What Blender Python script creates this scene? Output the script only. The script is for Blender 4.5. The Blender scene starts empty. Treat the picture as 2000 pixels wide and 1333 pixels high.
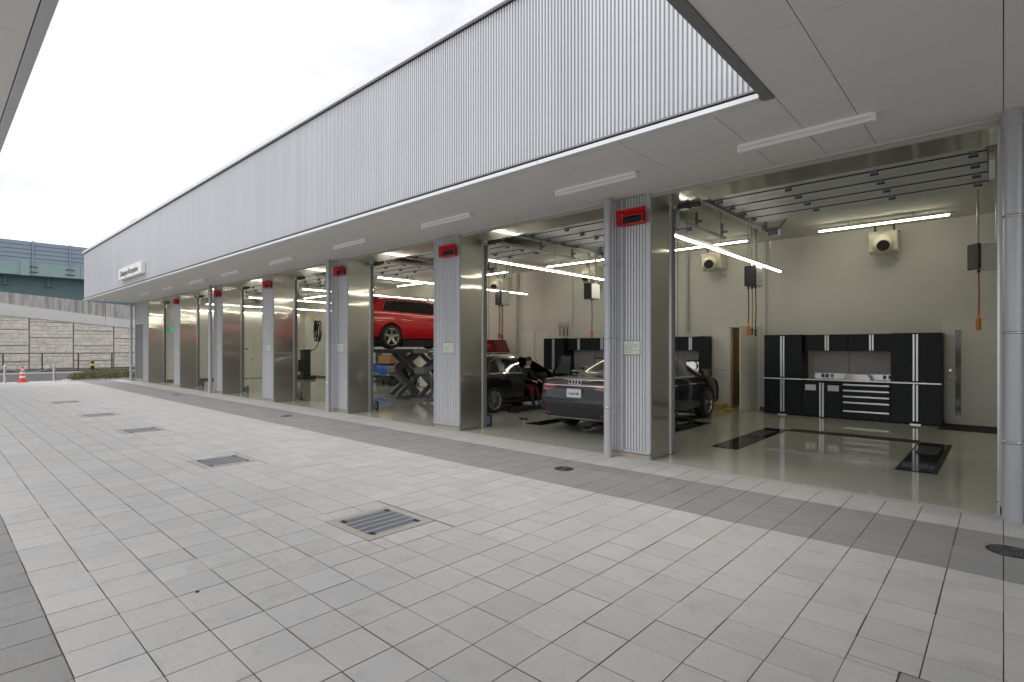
import bpy, bmesh, math, random
from mathutils import Vector, Matrix
from mathutils.bvhtree import BVHTree

random.seed(7)
SC = bpy.context.scene
COL = SC.collection
R = math.radians

# ------------------------------------------------------------------ camera
cam_d = bpy.data.cameras.new('camera')
cam = bpy.data.objects.new('camera', cam_d)
COL.objects.link(cam)
cam.location = (0, 0, 1.58)
YAW = math.atan2(960, 1049)
cam.rotation_euler = (R(90), 0, YAW)
cam_d.sensor_width = 36
cam_d.lens = 1049 / 2000 * 36
cam_d.shift_y = 13.5 / 2000
cam_d.clip_start = 0.05
cam_d.clip_end = 3000
SC.camera = cam

# ------------------------------------------------------------------ sky and sun (bright overcast)
SUN_EL, SUN_AZ = 58, 205
w = bpy.data.worlds.new('World')
SC.world = w
w.use_nodes = True
nt = w.node_tree
for n in list(nt.nodes):
    nt.nodes.remove(n)
out = nt.nodes.new('ShaderNodeOutputWorld')
bgn = nt.nodes.new('ShaderNodeBackground')
sky = nt.nodes.new('ShaderNodeTexSky')
sky.sky_type = 'NISHITA'
sky.sun_disc = False
sky.sun_elevation = R(SUN_EL)
sky.sun_rotation = R(SUN_AZ)
sky.air_density = 1.0
sky.dust_density = 2.0
tc = nt.nodes.new('ShaderNodeTexCoord')
mp = nt.nodes.new('ShaderNodeMapping')
mp.inputs['Scale'].default_value = (1, 1, 2.2)
mp.inputs['Location'].default_value = (0.35, 0.62, 0.1)
nz = nt.nodes.new('ShaderNodeTexNoise')
nz.inputs['Scale'].default_value = 1.5
nz.inputs['Detail'].default_value = 5
nz.inputs['Roughness'].default_value = 0.5
cr = nt.nodes.new('ShaderNodeValToRGB')
cr.color_ramp.elements[0].position = 0.42
cr.color_ramp.elements[0].color = (6.9, 7.05, 7.5, 1)
cr.color_ramp.elements[1].position = 0.59
cr.color_ramp.elements[1].color = (13.0, 13.0, 13.1, 1)
mixs = nt.nodes.new('ShaderNodeMix')
mixs.data_type = 'RGBA'
mixs.inputs['Factor'].default_value = 0.88
nt.links.new(tc.outputs['Generated'], mp.inputs['Vector'])
nt.links.new(mp.outputs['Vector'], nz.inputs['Vector'])
nt.links.new(nz.outputs['Fac'], cr.inputs['Fac'])
nt.links.new(sky.outputs['Color'], mixs.inputs['A'])
nt.links.new(cr.outputs['Color'], mixs.inputs['B'])
nt.links.new(mixs.outputs['Result'], bgn.inputs['Color'])
bgn.inputs['Strength'].default_value = 0.09
nt.links.new(bgn.outputs['Background'], out.inputs['Surface'])

sun_d = bpy.data.lights.new('sun', 'SUN')
sun_d.energy = 1.0
sun_d.angle = R(35)
sun_d.color = (1, 0.97, 0.93)
sun = bpy.data.objects.new('sun', sun_d)
COL.objects.link(sun)
# the sun stands behind the camera, to the left, above the open court
az = R(SUN_AZ)
sv = Vector((math.sin(az) * math.cos(R(SUN_EL)), math.cos(az) * math.cos(R(SUN_EL)), math.sin(R(SUN_EL))))
sun.rotation_euler = sv.to_track_quat('Z', 'Y').to_euler()

SC.view_settings.view_transform = 'Standard'
SC.view_settings.look = 'None'
SC.view_settings.exposure = 0.55
SC.view_settings.gamma = 1
SC.view_settings.use_curve_mapping = False
SC.render.engine = 'CYCLES'
SC.cycles.use_denoising = True
SC.cycles.max_bounces = 8
SC.cycles.diffuse_bounces = 5
SC.cycles.glossy_bounces = 4
SC.cycles.sample_clamp_indirect = 4
SC.cycles.caustics_reflective = False
SC.cycles.caustics_refractive = False

# ------------------------------------------------------------------ materials
def nodes_of(name):
    m = bpy.data.materials.new(name)
    m.use_nodes = True
    t = m.node_tree
    return m, t, t.nodes['Principled BSDF']


def M(name, col, rough=0.5, metal=0.0, spec=0.5, coat=0.0, nscale=12.0, namt=0.08, bump=0.0, bscale=60.0,
      stretch=(1, 1, 1), emis=None, estr=0.0, aniso=0.0, ramt=0.0):
    m, t, b = nodes_of(name)
    b.inputs['Roughness'].default_value = rough
    b.inputs['Metallic'].default_value = metal
    b.inputs['Specular IOR Level'].default_value = spec
    b.inputs['Coat Weight'].default_value = coat
    b.inputs['Coat Roughness'].default_value = 0.03
    b.inputs['Anisotropic'].default_value = aniso
    c4 = (*col, 1)
    tcn = t.nodes.new('ShaderNodeTexCoord')
    mpn = t.nodes.new('ShaderNodeMapping')
    mpn.inputs['Scale'].default_value = stretch
    t.links.new(tcn.outputs['Object'], mpn.inputs['Vector'])
    n = t.nodes.new('ShaderNodeTexNoise')
    n.inputs['Scale'].default_value = nscale
    n.inputs['Detail'].default_value = 6
    n.inputs['Roughness'].default_value = 0.6
    t.links.new(mpn.outputs['Vector'], n.inputs['Vector'])
    r = t.nodes.new('ShaderNodeMapRange')
    r.inputs['From Min'].default_value = 0.25
    r.inputs['From Max'].default_value = 0.75
    r.inputs['To Min'].default_value = 1 - namt
    r.inputs['To Max'].default_value = 1 + namt
    t.links.new(n.outputs['Fac'], r.inputs['Value'])
    mx = t.nodes.new('ShaderNodeVectorMath')
    mx.operation = 'SCALE'
    mx.inputs[0].default_value = col
    t.links.new(r.outputs['Result'], mx.inputs['Scale'])
    t.links.new(mx.outputs['Vector'], b.inputs['Base Color'])
    if ramt:
        r2 = t.nodes.new('ShaderNodeMapRange')
        r2.inputs['From Min'].default_value = 0.3
        r2.inputs['From Max'].default_value = 0.7
        r2.inputs['To Min'].default_value = max(0.01, rough - ramt)
        r2.inputs['To Max'].default_value = rough + ramt
        t.links.new(n.outputs['Fac'], r2.inputs['Value'])
        t.links.new(r2.outputs['Result'], b.inputs['Roughness'])
    if bump:
        n2 = t.nodes.new('ShaderNodeTexNoise')
        n2.inputs['Scale'].default_value = bscale
        n2.inputs['Detail'].default_value = 4
        t.links.new(mpn.outputs['Vector'], n2.inputs['Vector'])
        bp = t.nodes.new('ShaderNodeBump')
        bp.inputs['Strength'].default_value = bump
        bp.inputs['Distance'].default_value = 0.01
        t.links.new(n2.outputs['Fac'], bp.inputs['Height'])
        t.links.new(bp.outputs['Normal'], b.inputs['Normal'])
    if emis:
        b.inputs['Emission Color'].default_value = (*emis, 1)
        b.inputs['Emission Strength'].default_value = estr
    return m


def tile_material(name, col):
    """concrete flag: one shade per flag, sandy speckle, faint stains and scuffs"""
    m, t, b = nodes_of(name)
    b.inputs['Specular IOR Level'].default_value = 0.35
    g = t.nodes.new('ShaderNodeNewGeometry')
    off = t.nodes.new('ShaderNodeVectorMath'); off.operation = 'SUBTRACT'
    off.inputs[1].default_value = (0, 0.48, 0)
    sn = t.nodes.new('ShaderNodeVectorMath'); sn.operation = 'SNAP'
    sn.inputs[1].default_value = (0.298, 0.298, 100)
    t.links.new(g.outputs['Position'], off.inputs[0])
    t.links.new(off.outputs[0], sn.inputs[0])
    wn = t.nodes.new('ShaderNodeTexWhiteNoise')
    t.links.new(sn.outputs[0], wn.inputs['Vector'])
    n1 = t.nodes.new('ShaderNodeTexNoise'); n1.inputs['Scale'].default_value = 170; n1.inputs['Detail'].default_value = 4; n1.inputs['Roughness'].default_value = 0.75
    n2 = t.nodes.new('ShaderNodeTexNoise'); n2.inputs['Scale'].default_value = 1.7; n2.inputs['Detail'].default_value = 8; n2.inputs['Roughness'].default_value = 0.65
    mpn = t.nodes.new('ShaderNodeMapping'); mpn.inputs['Scale'].default_value = (3, 26, 1); mpn.inputs['Rotation'].default_value = (0, 0, 0.5)
    n3 = t.nodes.new('ShaderNodeTexNoise'); n3.inputs['Scale'].default_value = 1.0; n3.inputs['Detail'].default_value = 6
    t.links.new(g.outputs['Position'], n1.inputs['Vector'])
    t.links.new(g.outputs['Position'], n2.inputs['Vector'])
    t.links.new(g.outputs['Position'], mpn.inputs['Vector'])
    t.links.new(mpn.outputs['Vector'], n3.inputs['Vector'])

    def rng(src, a, bb, lo, hi):
        r = t.nodes.new('ShaderNodeMapRange')
        r.inputs['From Min'].default_value = a; r.inputs['From Max'].default_value = bb
        r.inputs['To Min'].default_value = lo; r.inputs['To Max'].default_value = hi
        t.links.new(src, r.inputs['Value'])
        return r.outputs['Result']

    def mul(a, c):
        k = t.nodes.new('ShaderNodeMath'); k.operation = 'MULTIPLY'
        t.links.new(a, k.inputs[0]); t.links.new(c, k.inputs[1])
        return k.outputs[0]
    n4 = t.nodes.new('ShaderNodeTexNoise'); n4.inputs['Scale'].default_value = 5.5; n4.inputs['Detail'].default_value = 9; n4.inputs['Roughness'].default_value = 0.7
    t.links.new(g.outputs['Position'], n4.inputs['Vector'])
    f = mul(mul(rng(n4.outputs['Fac'], 0.30, 0.46, 0.85, 1.0), rng(n4.outputs['Fac'], 0.62, 0.72, 1.0, 1.05)), mul(mul(rng(wn.outputs['Value'], 0, 1, 0.945, 1.04), rng(n1.outputs['Fac'], 0.3, 0.7, 0.80, 1.20)),
            mul(rng(n2.outputs['Fac'], 0.3, 0.7, 0.93, 1.05), rng(n3.outputs['Fac'], 0.30, 0.5, 0.95, 1.0))))
    mx = t.nodes.new('ShaderNodeMix'); mx.data_type = 'RGBA'
    mx.inputs['A'].default_value = (col[0] * 0.995, col[1], col[2] * 1.01, 1)
    mx.inputs['B'].default_value = (col[0] * 1.012, col[1] * 0.996, col[2] * 0.965, 1)
    t.links.new(rng(n2.outputs['Fac'], 0.4, 0.62, 0, 1), mx.inputs['Factor'])
    sc = t.nodes.new('ShaderNodeVectorMath'); sc.operation = 'SCALE'
    t.links.new(mx.outputs['Result'], sc.inputs[0]); t.links.new(f, sc.inputs['Scale'])
    t.links.new(sc.outputs[0], b.inputs['Base Color'])
    t.links.new(rng(n2.outputs['Fac'], 0.3, 0.7, 0.5, 0.78), b.inputs['Roughness'])
    bp = t.nodes.new('ShaderNodeBump'); bp.inputs['Strength'].default_value = 0.15; bp.inputs['Distance'].default_value = 0.003
    t.links.new(n1.outputs['Fac'], bp.inputs['Height']); t.links.new(bp.outputs['Normal'], b.inputs['Normal'])
    return m


def streaked_concrete(name, col, dark, lo, hi):
    """weathered concrete with rain streaks running down"""
    m, t, b = nodes_of(name)
    b.inputs['Roughness'].default_value = 0.85
    g = t.nodes.new('ShaderNodeNewGeometry')
    mpn = t.nodes.new('ShaderNodeMapping'); mpn.inputs['Scale'].default_value = (1, 3.2, 0.28)
    t.links.new(g.outputs['Position'], mpn.inputs['Vector'])
    n = t.nodes.new('ShaderNodeTexNoise'); n.inputs['Scale'].default_value = 1.6; n.inputs['Detail'].default_value = 8; n.inputs['Roughness'].default_value = 0.7
    t.links.new(mpn.outputs['Vector'], n.inputs['Vector'])
    c = t.nodes.new('ShaderNodeValToRGB')
    c.color_ramp.elements[0].position = lo; c.color_ramp.elements[0].color = (*dark, 1)
    c.color_ramp.elements[1].position = hi; c.color_ramp.elements[1].color = (*col, 1)
    t.links.new(n.outputs['Fac'], c.inputs['Fac']); t.links.new(c.outputs['Color'], b.inputs['Base Color'])
    return m


def stainless_material():
    m, t, b = nodes_of('brushed_stainless')
    b.inputs['Metallic'].default_value = 1
    b.inputs['Base Color'].default_value = (0.58, 0.57, 0.53, 1)
    b.inputs['Roughness'].default_value = 0.17
    b.inputs['Anisotropic'].default_value = 0.85
    tg = t.nodes.new('ShaderNodeCombineXYZ'); tg.inputs[1].default_value = 1.0
    t.links.new(tg.outputs[0], b.inputs['Tangent'])
    g = t.nodes.new('ShaderNodeNewGeometry')
    mpn = t.nodes.new('ShaderNodeMapping'); mpn.inputs['Scale'].default_value = (90, 90, 1.2)
    t.links.new(g.outputs['Position'], mpn.inputs['Vector'])
    n = t.nodes.new('ShaderNodeTexNoise'); n.inputs['Scale'].default_value = 2.0; n.inputs['Detail'].default_value = 3
    t.links.new(mpn.outputs['Vector'], n.inputs['Vector'])
    r = t.nodes.new('ShaderNodeMapRange'); r.inputs['To Min'].default_value = 0.065; r.inputs['To Max'].default_value = 0.10
    t.links.new(n.outputs['Fac'], r.inputs['Value']); t.links.new(r.outputs['Result'], b.inputs['Roughness'])
    mp2 = t.nodes.new('ShaderNodeMapping'); mp2.inputs['Scale'].default_value = (1.2, 1.2, 3.0)
    t.links.new(g.outputs['Position'], mp2.inputs['Vector'])
    b2 = t.nodes.new('ShaderNodeBsdfPrincipled'); b2.inputs['Metallic'].default_value = 1
    b2.inputs['Base Color'].default_value = (0.62, 0.61, 0.57, 1); b2.inputs['Roughness'].default_value = 0.42
    ms = t.nodes.new('ShaderNodeMixShader'); ms.inputs[0].default_value = 0.55
    t.links.new(b.outputs[0], ms.inputs[1]); t.links.new(b2.outputs[0], ms.inputs[2])
    t.links.new(ms.outputs[0], t.nodes['Material Output'].inputs['Surface'])
    n2 = t.nodes.new('ShaderNodeTexNoise'); n2.inputs['Scale'].default_value = 1.0; n2.inputs['Detail'].default_value = 1
    t.links.new(mp2.outputs['Vector'], n2.inputs['Vector'])
    bp = t.nodes.new('ShaderNodeBump'); bp.inputs['Strength'].default_value = 0.07; bp.inputs['Distance'].default_value = 0.03
    t.links.new(n2.outputs['Fac'], bp.inputs['Height']); t.links.new(bp.outputs['Normal'], b.inputs['Normal'])
    return m


def epoxy_material():
    m, t, b = nodes_of('epoxy_floor')
    b.inputs['Specular IOR Level'].default_value = 0.6
    g = t.nodes.new('ShaderNodeNewGeometry')
    n = t.nodes.new('ShaderNodeTexNoise'); n.inputs['Scale'].default_value = 0.9; n.inputs['Detail'].default_value = 7
    t.links.new(g.outputs['Position'], n.inputs['Vector'])
    c = t.nodes.new('ShaderNodeValToRGB')
    c.color_ramp.elements[0].position = 0.3; c.color_ramp.elements[0].color = (0.48, 0.49, 0.42, 1)
    c.color_ramp.elements[1].position = 0.7; c.color_ramp.elements[1].color = (0.55, 0.56, 0.49, 1)
    t.links.new(n.outputs['Fac'], c.inputs['Fac']); t.links.new(c.outputs['Color'], b.inputs['Base Color'])
    r = t.nodes.new('ShaderNodeMapRange'); r.inputs['From Min'].default_value = 0.3; r.inputs['From Max'].default_value = 0.7
    r.inputs['To Min'].default_value = 0.035; r.inputs['To Max'].default_value = 0.10
    t.links.new(n.outputs['Fac'], r.inputs['Value']); t.links.new(r.outputs['Result'], b.inputs['Roughness'])
    n2 = t.nodes.new('ShaderNodeTexNoise'); n2.inputs['Scale'].default_value = 3.5; n2.inputs['Detail'].default_value = 2
    t.links.new(g.outputs['Position'], n2.inputs['Vector'])
    bp = t.nodes.new('ShaderNodeBump'); bp.inputs['Strength'].default_value = 0.10; bp.inputs['Distance'].default_value = 0.012
    t.links.new(n2.outputs['Fac'], bp.inputs['Height']); t.links.new(bp.outputs['Normal'], b.inputs['Normal'])
    return m


MT = dict(
    tile=tile_material('pale_flag', (0.50, 0.492, 0.482)),
    tile_dark=tile_material('grey_flag', (0.285, 0.282, 0.28)),
    bed=M('joint_sand', (0.085, 0.074, 0.056), 0.95, nscale=40, namt=0.3),
    asphalt=M('asphalt', (0.085, 0.085, 0.09), 0.9, nscale=30, namt=0.2, bump=0.3, bscale=200),
    soil=M('dry_verge', (0.19, 0.15, 0.095), 0.95, nscale=4, namt=0.35, bump=0.5, bscale=30),
    ground=M('far_ground', (0.16, 0.155, 0.14), 0.95, nscale=0.3, namt=0.2),
    kerb=M('kerb_concrete', (0.46, 0.45, 0.43), 0.85, nscale=8, namt=0.12),
    frame=M('drain_concrete', (0.40, 0.38, 0.34), 0.9, nscale=25, namt=0.15, bump=0.3, bscale=120),
    galv=M('galvanised_steel', (0.27, 0.29, 0.34), 0.38, 0.35, nscale=60, namt=0.15),
    pit_shade=M('drain_pit_shade', (0.018, 0.018, 0.02), 0.95, namt=0.2),  # near-black sheet under the bars, painted shade instead of an open pit
    iron=M('cast_iron', (0.028, 0.028, 0.03), 0.6, 0.3, nscale=60, namt=0.3),
    rib=M('ribbed_metal', (0.60, 0.605, 0.63), 0.36, 0.2, nscale=2.2, namt=0.07, ramt=0.06, stretch=(1, 1, 0.06)),
    rib_shaded=M('shaded_door_ribs', (0.22, 0.235, 0.245), 0.4, 0.3, nscale=1.2, namt=0.04),  # rib colour darkened to carry the shade of deep grooves
    panel=M('flat_metal_panel', (0.45, 0.465, 0.49), 0.4, 0.3, nscale=1.0, namt=0.04),
    trim=M('pale_metal_trim', (0.80, 0.81, 0.83), 0.35, 0.3, nscale=3, namt=0.04),
    greytrim=M('grey_metal_trim', (0.22, 0.225, 0.235), 0.45, 0.3, nscale=3, namt=0.05),
    gap=M('shadow_gap_seal', (0.03, 0.018, 0.016), 0.9, namt=0.2),
    soffit=M('soffit_board', (0.68, 0.672, 0.65), 0.8, nscale=1.5, namt=0.025),
    roof=M('roof_sheet', (0.4, 0.41, 0.42), 0.6, nscale=2),
    pipe=M('grey_pvc_pipe', (0.44, 0.45, 0.47), 0.34, 0.25, nscale=2, namt=0.05),
    clamp=M('zinc_clamp', (0.6, 0.6, 0.6), 0.25, 0.95, namt=0.1),
    plinth=M('plinth_concrete', (0.36, 0.33, 0.27), 0.9, nscale=10, namt=0.12),
    steel=stainless_material(),
    epoxy=epoxy_material(),
    wall=M('cream_wall', (0.66, 0.65, 0.60), 0.75, nscale=0.8, namt=0.03),
    ceil=M('cream_ceiling', (0.62, 0.61, 0.56), 0.8, nscale=0.8, namt=0.03),
    skirt=M('dark_skirting', (0.12, 0.115, 0.10), 0.6, namt=0.1),
    doorleaf=M('cream_door', (0.74, 0.725, 0.66), 0.5, nscale=1.5, namt=0.03),
    white=M('white_paint', (0.80, 0.80, 0.78), 0.45, nscale=5, namt=0.03),
    lampwhite=M('lamp_enamel', (0.82, 0.82, 0.81), 0.3, nscale=5, namt=0.02),
    tube=M('opal_tube', (0.76, 0.77, 0.78), 0.2, nscale=5, namt=0.02),
    led=M('led_diffuser', (0.9, 0.9, 0.85), 0.4, namt=0.01, emis=(1.0, 0.95, 0.76), estr=14.0),
    alu=M('aluminium', (0.60, 0.61, 0.62), 0.3, 0.9, nscale=20, namt=0.06),
    doorpanel=M('door_section_foil', (0.62, 0.64, 0.68), 0.42, 0.3, nscale=2, namt=0.05),
    dark=M('black_plastic', (0.018, 0.018, 0.02), 0.45, nscale=20, namt=0.15),
    rubber=M('rubber', (0.016, 0.016, 0.017), 0.75, nscale=30, namt=0.2),
    darkmetal=M('dark_steel', (0.07, 0.072, 0.075), 0.4, 0.5, nscale=12, namt=0.15),
    cab=M('anthracite_cabinet', (0.008, 0.010, 0.014), 0.4, 0.0, 0.25, nscale=6, namt=0.15),
    red=M('red_enamel', (0.50, 0.012, 0.018), 0.35, nscale=8, namt=0.06),
    screen=M('dark_screen', (0.012, 0.012, 0.018), 0.08, nscale=4, namt=0.05),
    dot=M('indicator_dot', (0.8, 0.78, 0.7), 0.4, namt=0.02),
    notice=M('notice_plate_face', (0.64, 0.66, 0.58), 0.5, nscale=20, namt=0.03),
    maroon=M('maroon_enamel', (0.12, 0.008, 0.011), 0.4, nscale=8, namt=0.06),
    green=M('notice_green_ink', (0.03, 0.20, 0.10), 0.6, namt=0.1),
    ink=M('black_ink', (0.02, 0.02, 0.02), 0.6, namt=0.1),
    cream=M('fan_cream', (0.66, 0.62, 0.50), 0.45, nscale=6, namt=0.05),
    orange=M('orange_plastic', (0.75, 0.20, 0.02), 0.4, namt=0.08),
    card=M('cardboard', (0.42, 0.27, 0.11), 0.85, nscale=20, namt=0.12),
    tarp=M('blue_tarp', (0.01, 0.10, 0.42), 0.4, nscale=8, namt=0.15),
    bluebox=M('pale_blue_plastic', (0.15, 0.26, 0.33), 0.4, nscale=8, namt=0.06),
    greenplastic=M('exit_green', (0.0, 0.28, 0.10), 0.4, namt=0.05, emis=(0.0, 0.6, 0.22), estr=0.25),
    cone=M('cone_orange', (0.80, 0.07, 0.02), 0.45, nscale=10, namt=0.08),
    yellow=M('yellow_band', (0.80, 0.50, 0.02), 0.4, namt=0.05),
    brown=M('brown_rail_paint', (0.085, 0.04, 0.035), 0.5, nscale=10, namt=0.15),
    stone=M('cast_stone', (0.67, 0.63, 0.555), 0.9, nscale=1.1, namt=0.16, bump=0.6, bscale=14),
    mortar=M('stone_joint', (0.30, 0.285, 0.26), 0.95, nscale=4, namt=0.2),
    coping=M('pale_concrete', (0.64, 0.63, 0.61), 0.85, nscale=0.7, namt=0.08),
    parapet=streaked_concrete('stained_concrete', (0.48, 0.465, 0.44), (0.22, 0.212, 0.205), 0.34, 0.58),
    teal=M('teal_girder_paint', (0.27, 0.38, 0.385), 0.6, nscale=0.5, namt=0.10),
    teal_shaded=M('shaded_teal_girder_paint', (0.14, 0.225, 0.24), 0.6, nscale=0.5, namt=0.10),  # shadow on the set-back girder put into a darker teal
    barrier=M('blue_grey_barrier', (0.26, 0.32, 0.385), 0.5, 0.2, nscale=1.0, namt=0.06, stretch=(1, 0.2, 3)),
    leaf=M('hedge_leaf', (0.12, 0.135, 0.03), 0.6, nscale=3, namt=0.45),
    leaf2=M('hedge_leaf_olive', (0.22, 0.19, 0.06), 0.6, nscale=3, namt=0.4),
    twig=M('hedge_twig', (0.05, 0.035, 0.02), 0.9, namt=0.2),
    rope=M('grey_chain', (0.42, 0.41, 0.40), 0.6, namt=0.1),
    paint_red=M('red_car_paint', (0.58, 0.006, 0.016), 0.28, 0.0, coat=1.0, nscale=40, namt=0.03),
    paint_black=M('black_car_paint', (0.006, 0.006, 0.007), 0.22, 0.0, coat=1.0, nscale=40, namt=0.03),
    paint_grey=M('grey_car_paint', (0.016, 0.017, 0.020), 0.16, 0.2, 0.35, coat=0.5, nscale=40, namt=0.03),
    glass=M('dark_glass', (0.008, 0.010, 0.010), 0.02, 0, 0.7, coat=0.6, nscale=3, namt=0.05),
    chrome=M('chrome', (0.75, 0.75, 0.76), 0.1, 1.0, namt=0.02),
    rim=M('silver_alloy', (0.62, 0.61, 0.58), 0.28, 0.85, nscale=20, namt=0.05),
    rimdark=M('dark_alloy', (0.40, 0.405, 0.41), 0.28, 0.85, nscale=20, namt=0.05),
    tail=M('tail_lamp_red', (0.24, 0.004, 0.008), 0.08, 0, 0.6, coat=1.0, nscale=30, namt=0.2),
    plate=M('number_plate', (0.72, 0.73, 0.75), 0.4, namt=0.02),
    seat=M('seat_fabric', (0.03, 0.03, 0.032), 0.8, namt=0.2),
    skin=M('skin', (0.50, 0.30, 0.21), 0.55, namt=0.05),
    hair=M('dark_hair', (0.012, 0.010, 0.009), 0.5, namt=0.2),
    jacket=M('navy_jacket', (0.020, 0.021, 0.028), 0.8, namt=0.15),
    trouser=M('red_trousers', (0.13, 0.008, 0.014), 0.8, nscale=20, namt=0.15),
    liftgrey=M('lift_grey_paint', (0.21, 0.215, 0.23), 0.42, 0.2, nscale=8, namt=0.08),
    pale=M('pale_grey_laminate', (0.42, 0.41, 0.40), 0.5, nscale=3, namt=0.04),
    store_wall=M('store_room_wall', (0.42, 0.30, 0.14), 0.8, namt=0.05),  # plain tan wall colour, gives off no light
    pane=M('tinted_pane', (0.10, 0.14, 0.125), 0.06, namt=0.05),
    clearglass=M('door_glass', (0.05, 0.07, 0.06), 0.06, namt=0.05),
    ylabel=M('yellow_notice', (0.50, 0.45, 0.03), 0.6, namt=0.08),
)

# ------------------------------------------------------------------ mesh building
class MB:
    def __init__(s):
        s.v = []; s.f = []; s.m = []; s.sm = []

    def add(s, vs, fs, mi=0, smooth=False):
        o = len(s.v)
        s.v += [tuple(p) for p in vs]
        for f in fs:
            s.f.append([o + i for i in f]); s.m.append(mi); s.sm.append(smooth)
        return s

    def box(s, x0, y0, z0, x1, y1, z1, mi=0, b=0.0):
        if x1 < x0: x0, x1 = x1, x0
        if y1 < y0: y0, y1 = y1, y0
        if z1 < z0: z0, z1 = z1, z0
        if b <= 0:
            vs = [(x0, y0, z0), (x1, y0, z0), (x1, y1, z0), (x0, y1, z0), (x0, y0, z1), (x1, y0, z1), (x1, y1, z1), (x0, y1, z1)]
            fs = [(0, 3, 2, 1), (4, 5, 6, 7), (0, 1, 5, 4), (1, 2, 6, 5), (2, 3, 7, 6), (3, 0, 4, 7)]
            return s.add(vs, fs, mi)
        b = min(b, (x1 - x0) * .45, (y1 - y0) * .45, (z1 - z0) * .45)
        bm = bmesh.new()
        bmesh.ops.create_cube(bm, size=1)
        for v in bm.verts:
            v.co = ((x0 + x1) / 2 + v.co.x * (x1 - x0), (y0 + y1) / 2 + v.co.y * (y1 - y0), (z0 + z1) / 2 + v.co.z * (z1 - z0))
        bmesh.ops.bevel(bm, geom=bm.edges[:], offset=b, segments=1, affect='EDGES')
        return s.bm(bm, mi)

    def bm(s, bm, mi=0, smooth=False, mat=None):
        bm.verts.ensure_lookup_table(); bm.verts.index_update()
        vs = [(mat @ v.co) if mat else v.co.copy() for v in bm.verts]
        fs = [[v.index for v in f.verts] for f in bm.faces]
        bm.free()
        return s.add(vs, fs, mi, smooth)

    def cyl(s, p0, p1, r0, r1=None, n=12, mi=0, caps=True, smooth=True):
        r1 = r0 if r1 is None else r1
        p0, p1 = Vector(p0), Vector(p1)
        d = (p1 - p0).normalized()
        a = Vector((0, 0, 1)) if abs(d.z) < .9 else Vector((1, 0, 0))
        u = d.cross(a).normalized(); q = d.cross(u)
        vs = []
        for p, r in ((p0, r0), (p1, r1)):
            for i in range(n):
                t = 2 * math.pi * i / n
                vs.append(p + u * (r * math.cos(t)) + q * (r * math.sin(t)))
        s.add(vs, [(i, i + n, (i + 1) % n + n, (i + 1) % n) for i in range(n)], mi, smooth)
        if caps:
            s.add(vs[:n], [tuple(range(n))], mi)
            s.add(vs[n:], [tuple(reversed(range(n)))], mi)
        return s

    def tube(s, path, r, n=8, mi=0):
        pts = [Vector(p) for p in path]
        rings = []
        up = Vector((0, 0, 1))
        for i, p in enumerate(pts):
            d = (pts[min(i + 1, len(pts) - 1)] - pts[max(i - 1, 0)]).normalized()
            a = up if abs(d.z) < .95 else Vector((1, 0, 0))
            u = d.cross(a).normalized(); q = d.cross(u)
            rings.append([p + u * (r * math.cos(2 * math.pi * k / n)) + q * (r * math.sin(2 * math.pi * k / n)) for k in range(n)])
        vs = [v for rg in rings for v in rg]
        fs = [(i * n + k, i * n + (k + 1) % n, (i + 1) * n + (k + 1) % n, (i + 1) * n + k) for i in range(len(pts) - 1) for k in range(n)]
        s.add(vs, fs, mi, True)
        s.add(rings[0], [tuple(range(n))], mi); s.add(rings[-1], [tuple(reversed(range(n)))], mi)
        return s

    def lathe(s, prof, origin, axis='Z', n=24, mi=0, smooth=True):
        ox, oy, oz = origin
        vs = []
        for r, h in prof:
            for i in range(n):
                t = 2 * math.pi * i / n
                a, b = r * math.cos(t), r * math.sin(t)
                vs.append((ox + a, oy + b, oz + h) if axis == 'Z' else ((ox + h, oy + a, oz + b) if axis == 'X' else (ox + a, oy + h, oz + b)))
        fs = [(i * n + k, i * n + (k + 1) % n, (i + 1) * n + (k + 1) % n, (i + 1) * n + k) for i in range(len(prof) - 1) for k in range(n)]
        return s.add(vs, fs, mi, smooth)

    def prism(s, poly, axis, a, b, mi=0):
        """extrude a 2-D outline along an axis (X: poly is y,z; Y: x,z; Z: x,y)"""
        def P(u, v, h):
            return (h, u, v) if axis == 'X' else ((u, h, v) if axis == 'Y' else (u, v, h))
        n = len(poly)
        vs = [P(u, v, a) for u, v in poly] + [P(u, v, b) for u, v in poly]
        fs = [(i, (i + 1) % n, (i + 1) % n + n, i + n) for i in range(n)] + [tuple(range(n)), tuple(reversed(range(n, 2 * n)))]
        return s.add(vs, fs, mi)

    def beam(s, p0, p1, w, h, mi=0):
        """rectangular bar from p0 to p1"""
        p0, p1 = Vector(p0), Vector(p1)
        d = (p1 - p0).normalized()
        a = Vector((0, 0, 1)) if abs(d.z) < .98 else Vector((0, 1, 0))
        u = d.cross(a).normalized() * (w / 2); q = u.cross(d).normalized() * (h / 2)
        vs = [p + su * u + sq * q for p in (p0, p1) for su, sq in ((-1, -1), (1, -1), (1, 1), (-1, 1))]
        return s.add(vs, [(0, 3, 2, 1), (4, 5, 6, 7), (0, 1, 5, 4), (1, 2, 6, 5), (2, 3, 7, 6), (3, 0, 4, 7)], mi)

    def mesh(s, name, mats, org=(0, 0, 0)):
        me = bpy.data.meshes.new(name)
        ox, oy, oz = org
        me.from_pydata([(x - ox, y - oy, z - oz) for x, y, z in s.v], [], s.f)
        for mm in (mats if isinstance(mats, (list, tuple)) else [mats]):
            me.materials.append(MT[mm] if isinstance(mm, str) else mm)
        me.polygons.foreach_set('material_index', s.m)
        me.polygons.foreach_set('use_smooth', s.sm)
        bm = bmesh.new(); bm.from_mesh(me)
        bmesh.ops.recalc_face_normals(bm, faces=bm.faces)
        bm.to_mesh(me); bm.free()
        me.update()
        return me

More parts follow.
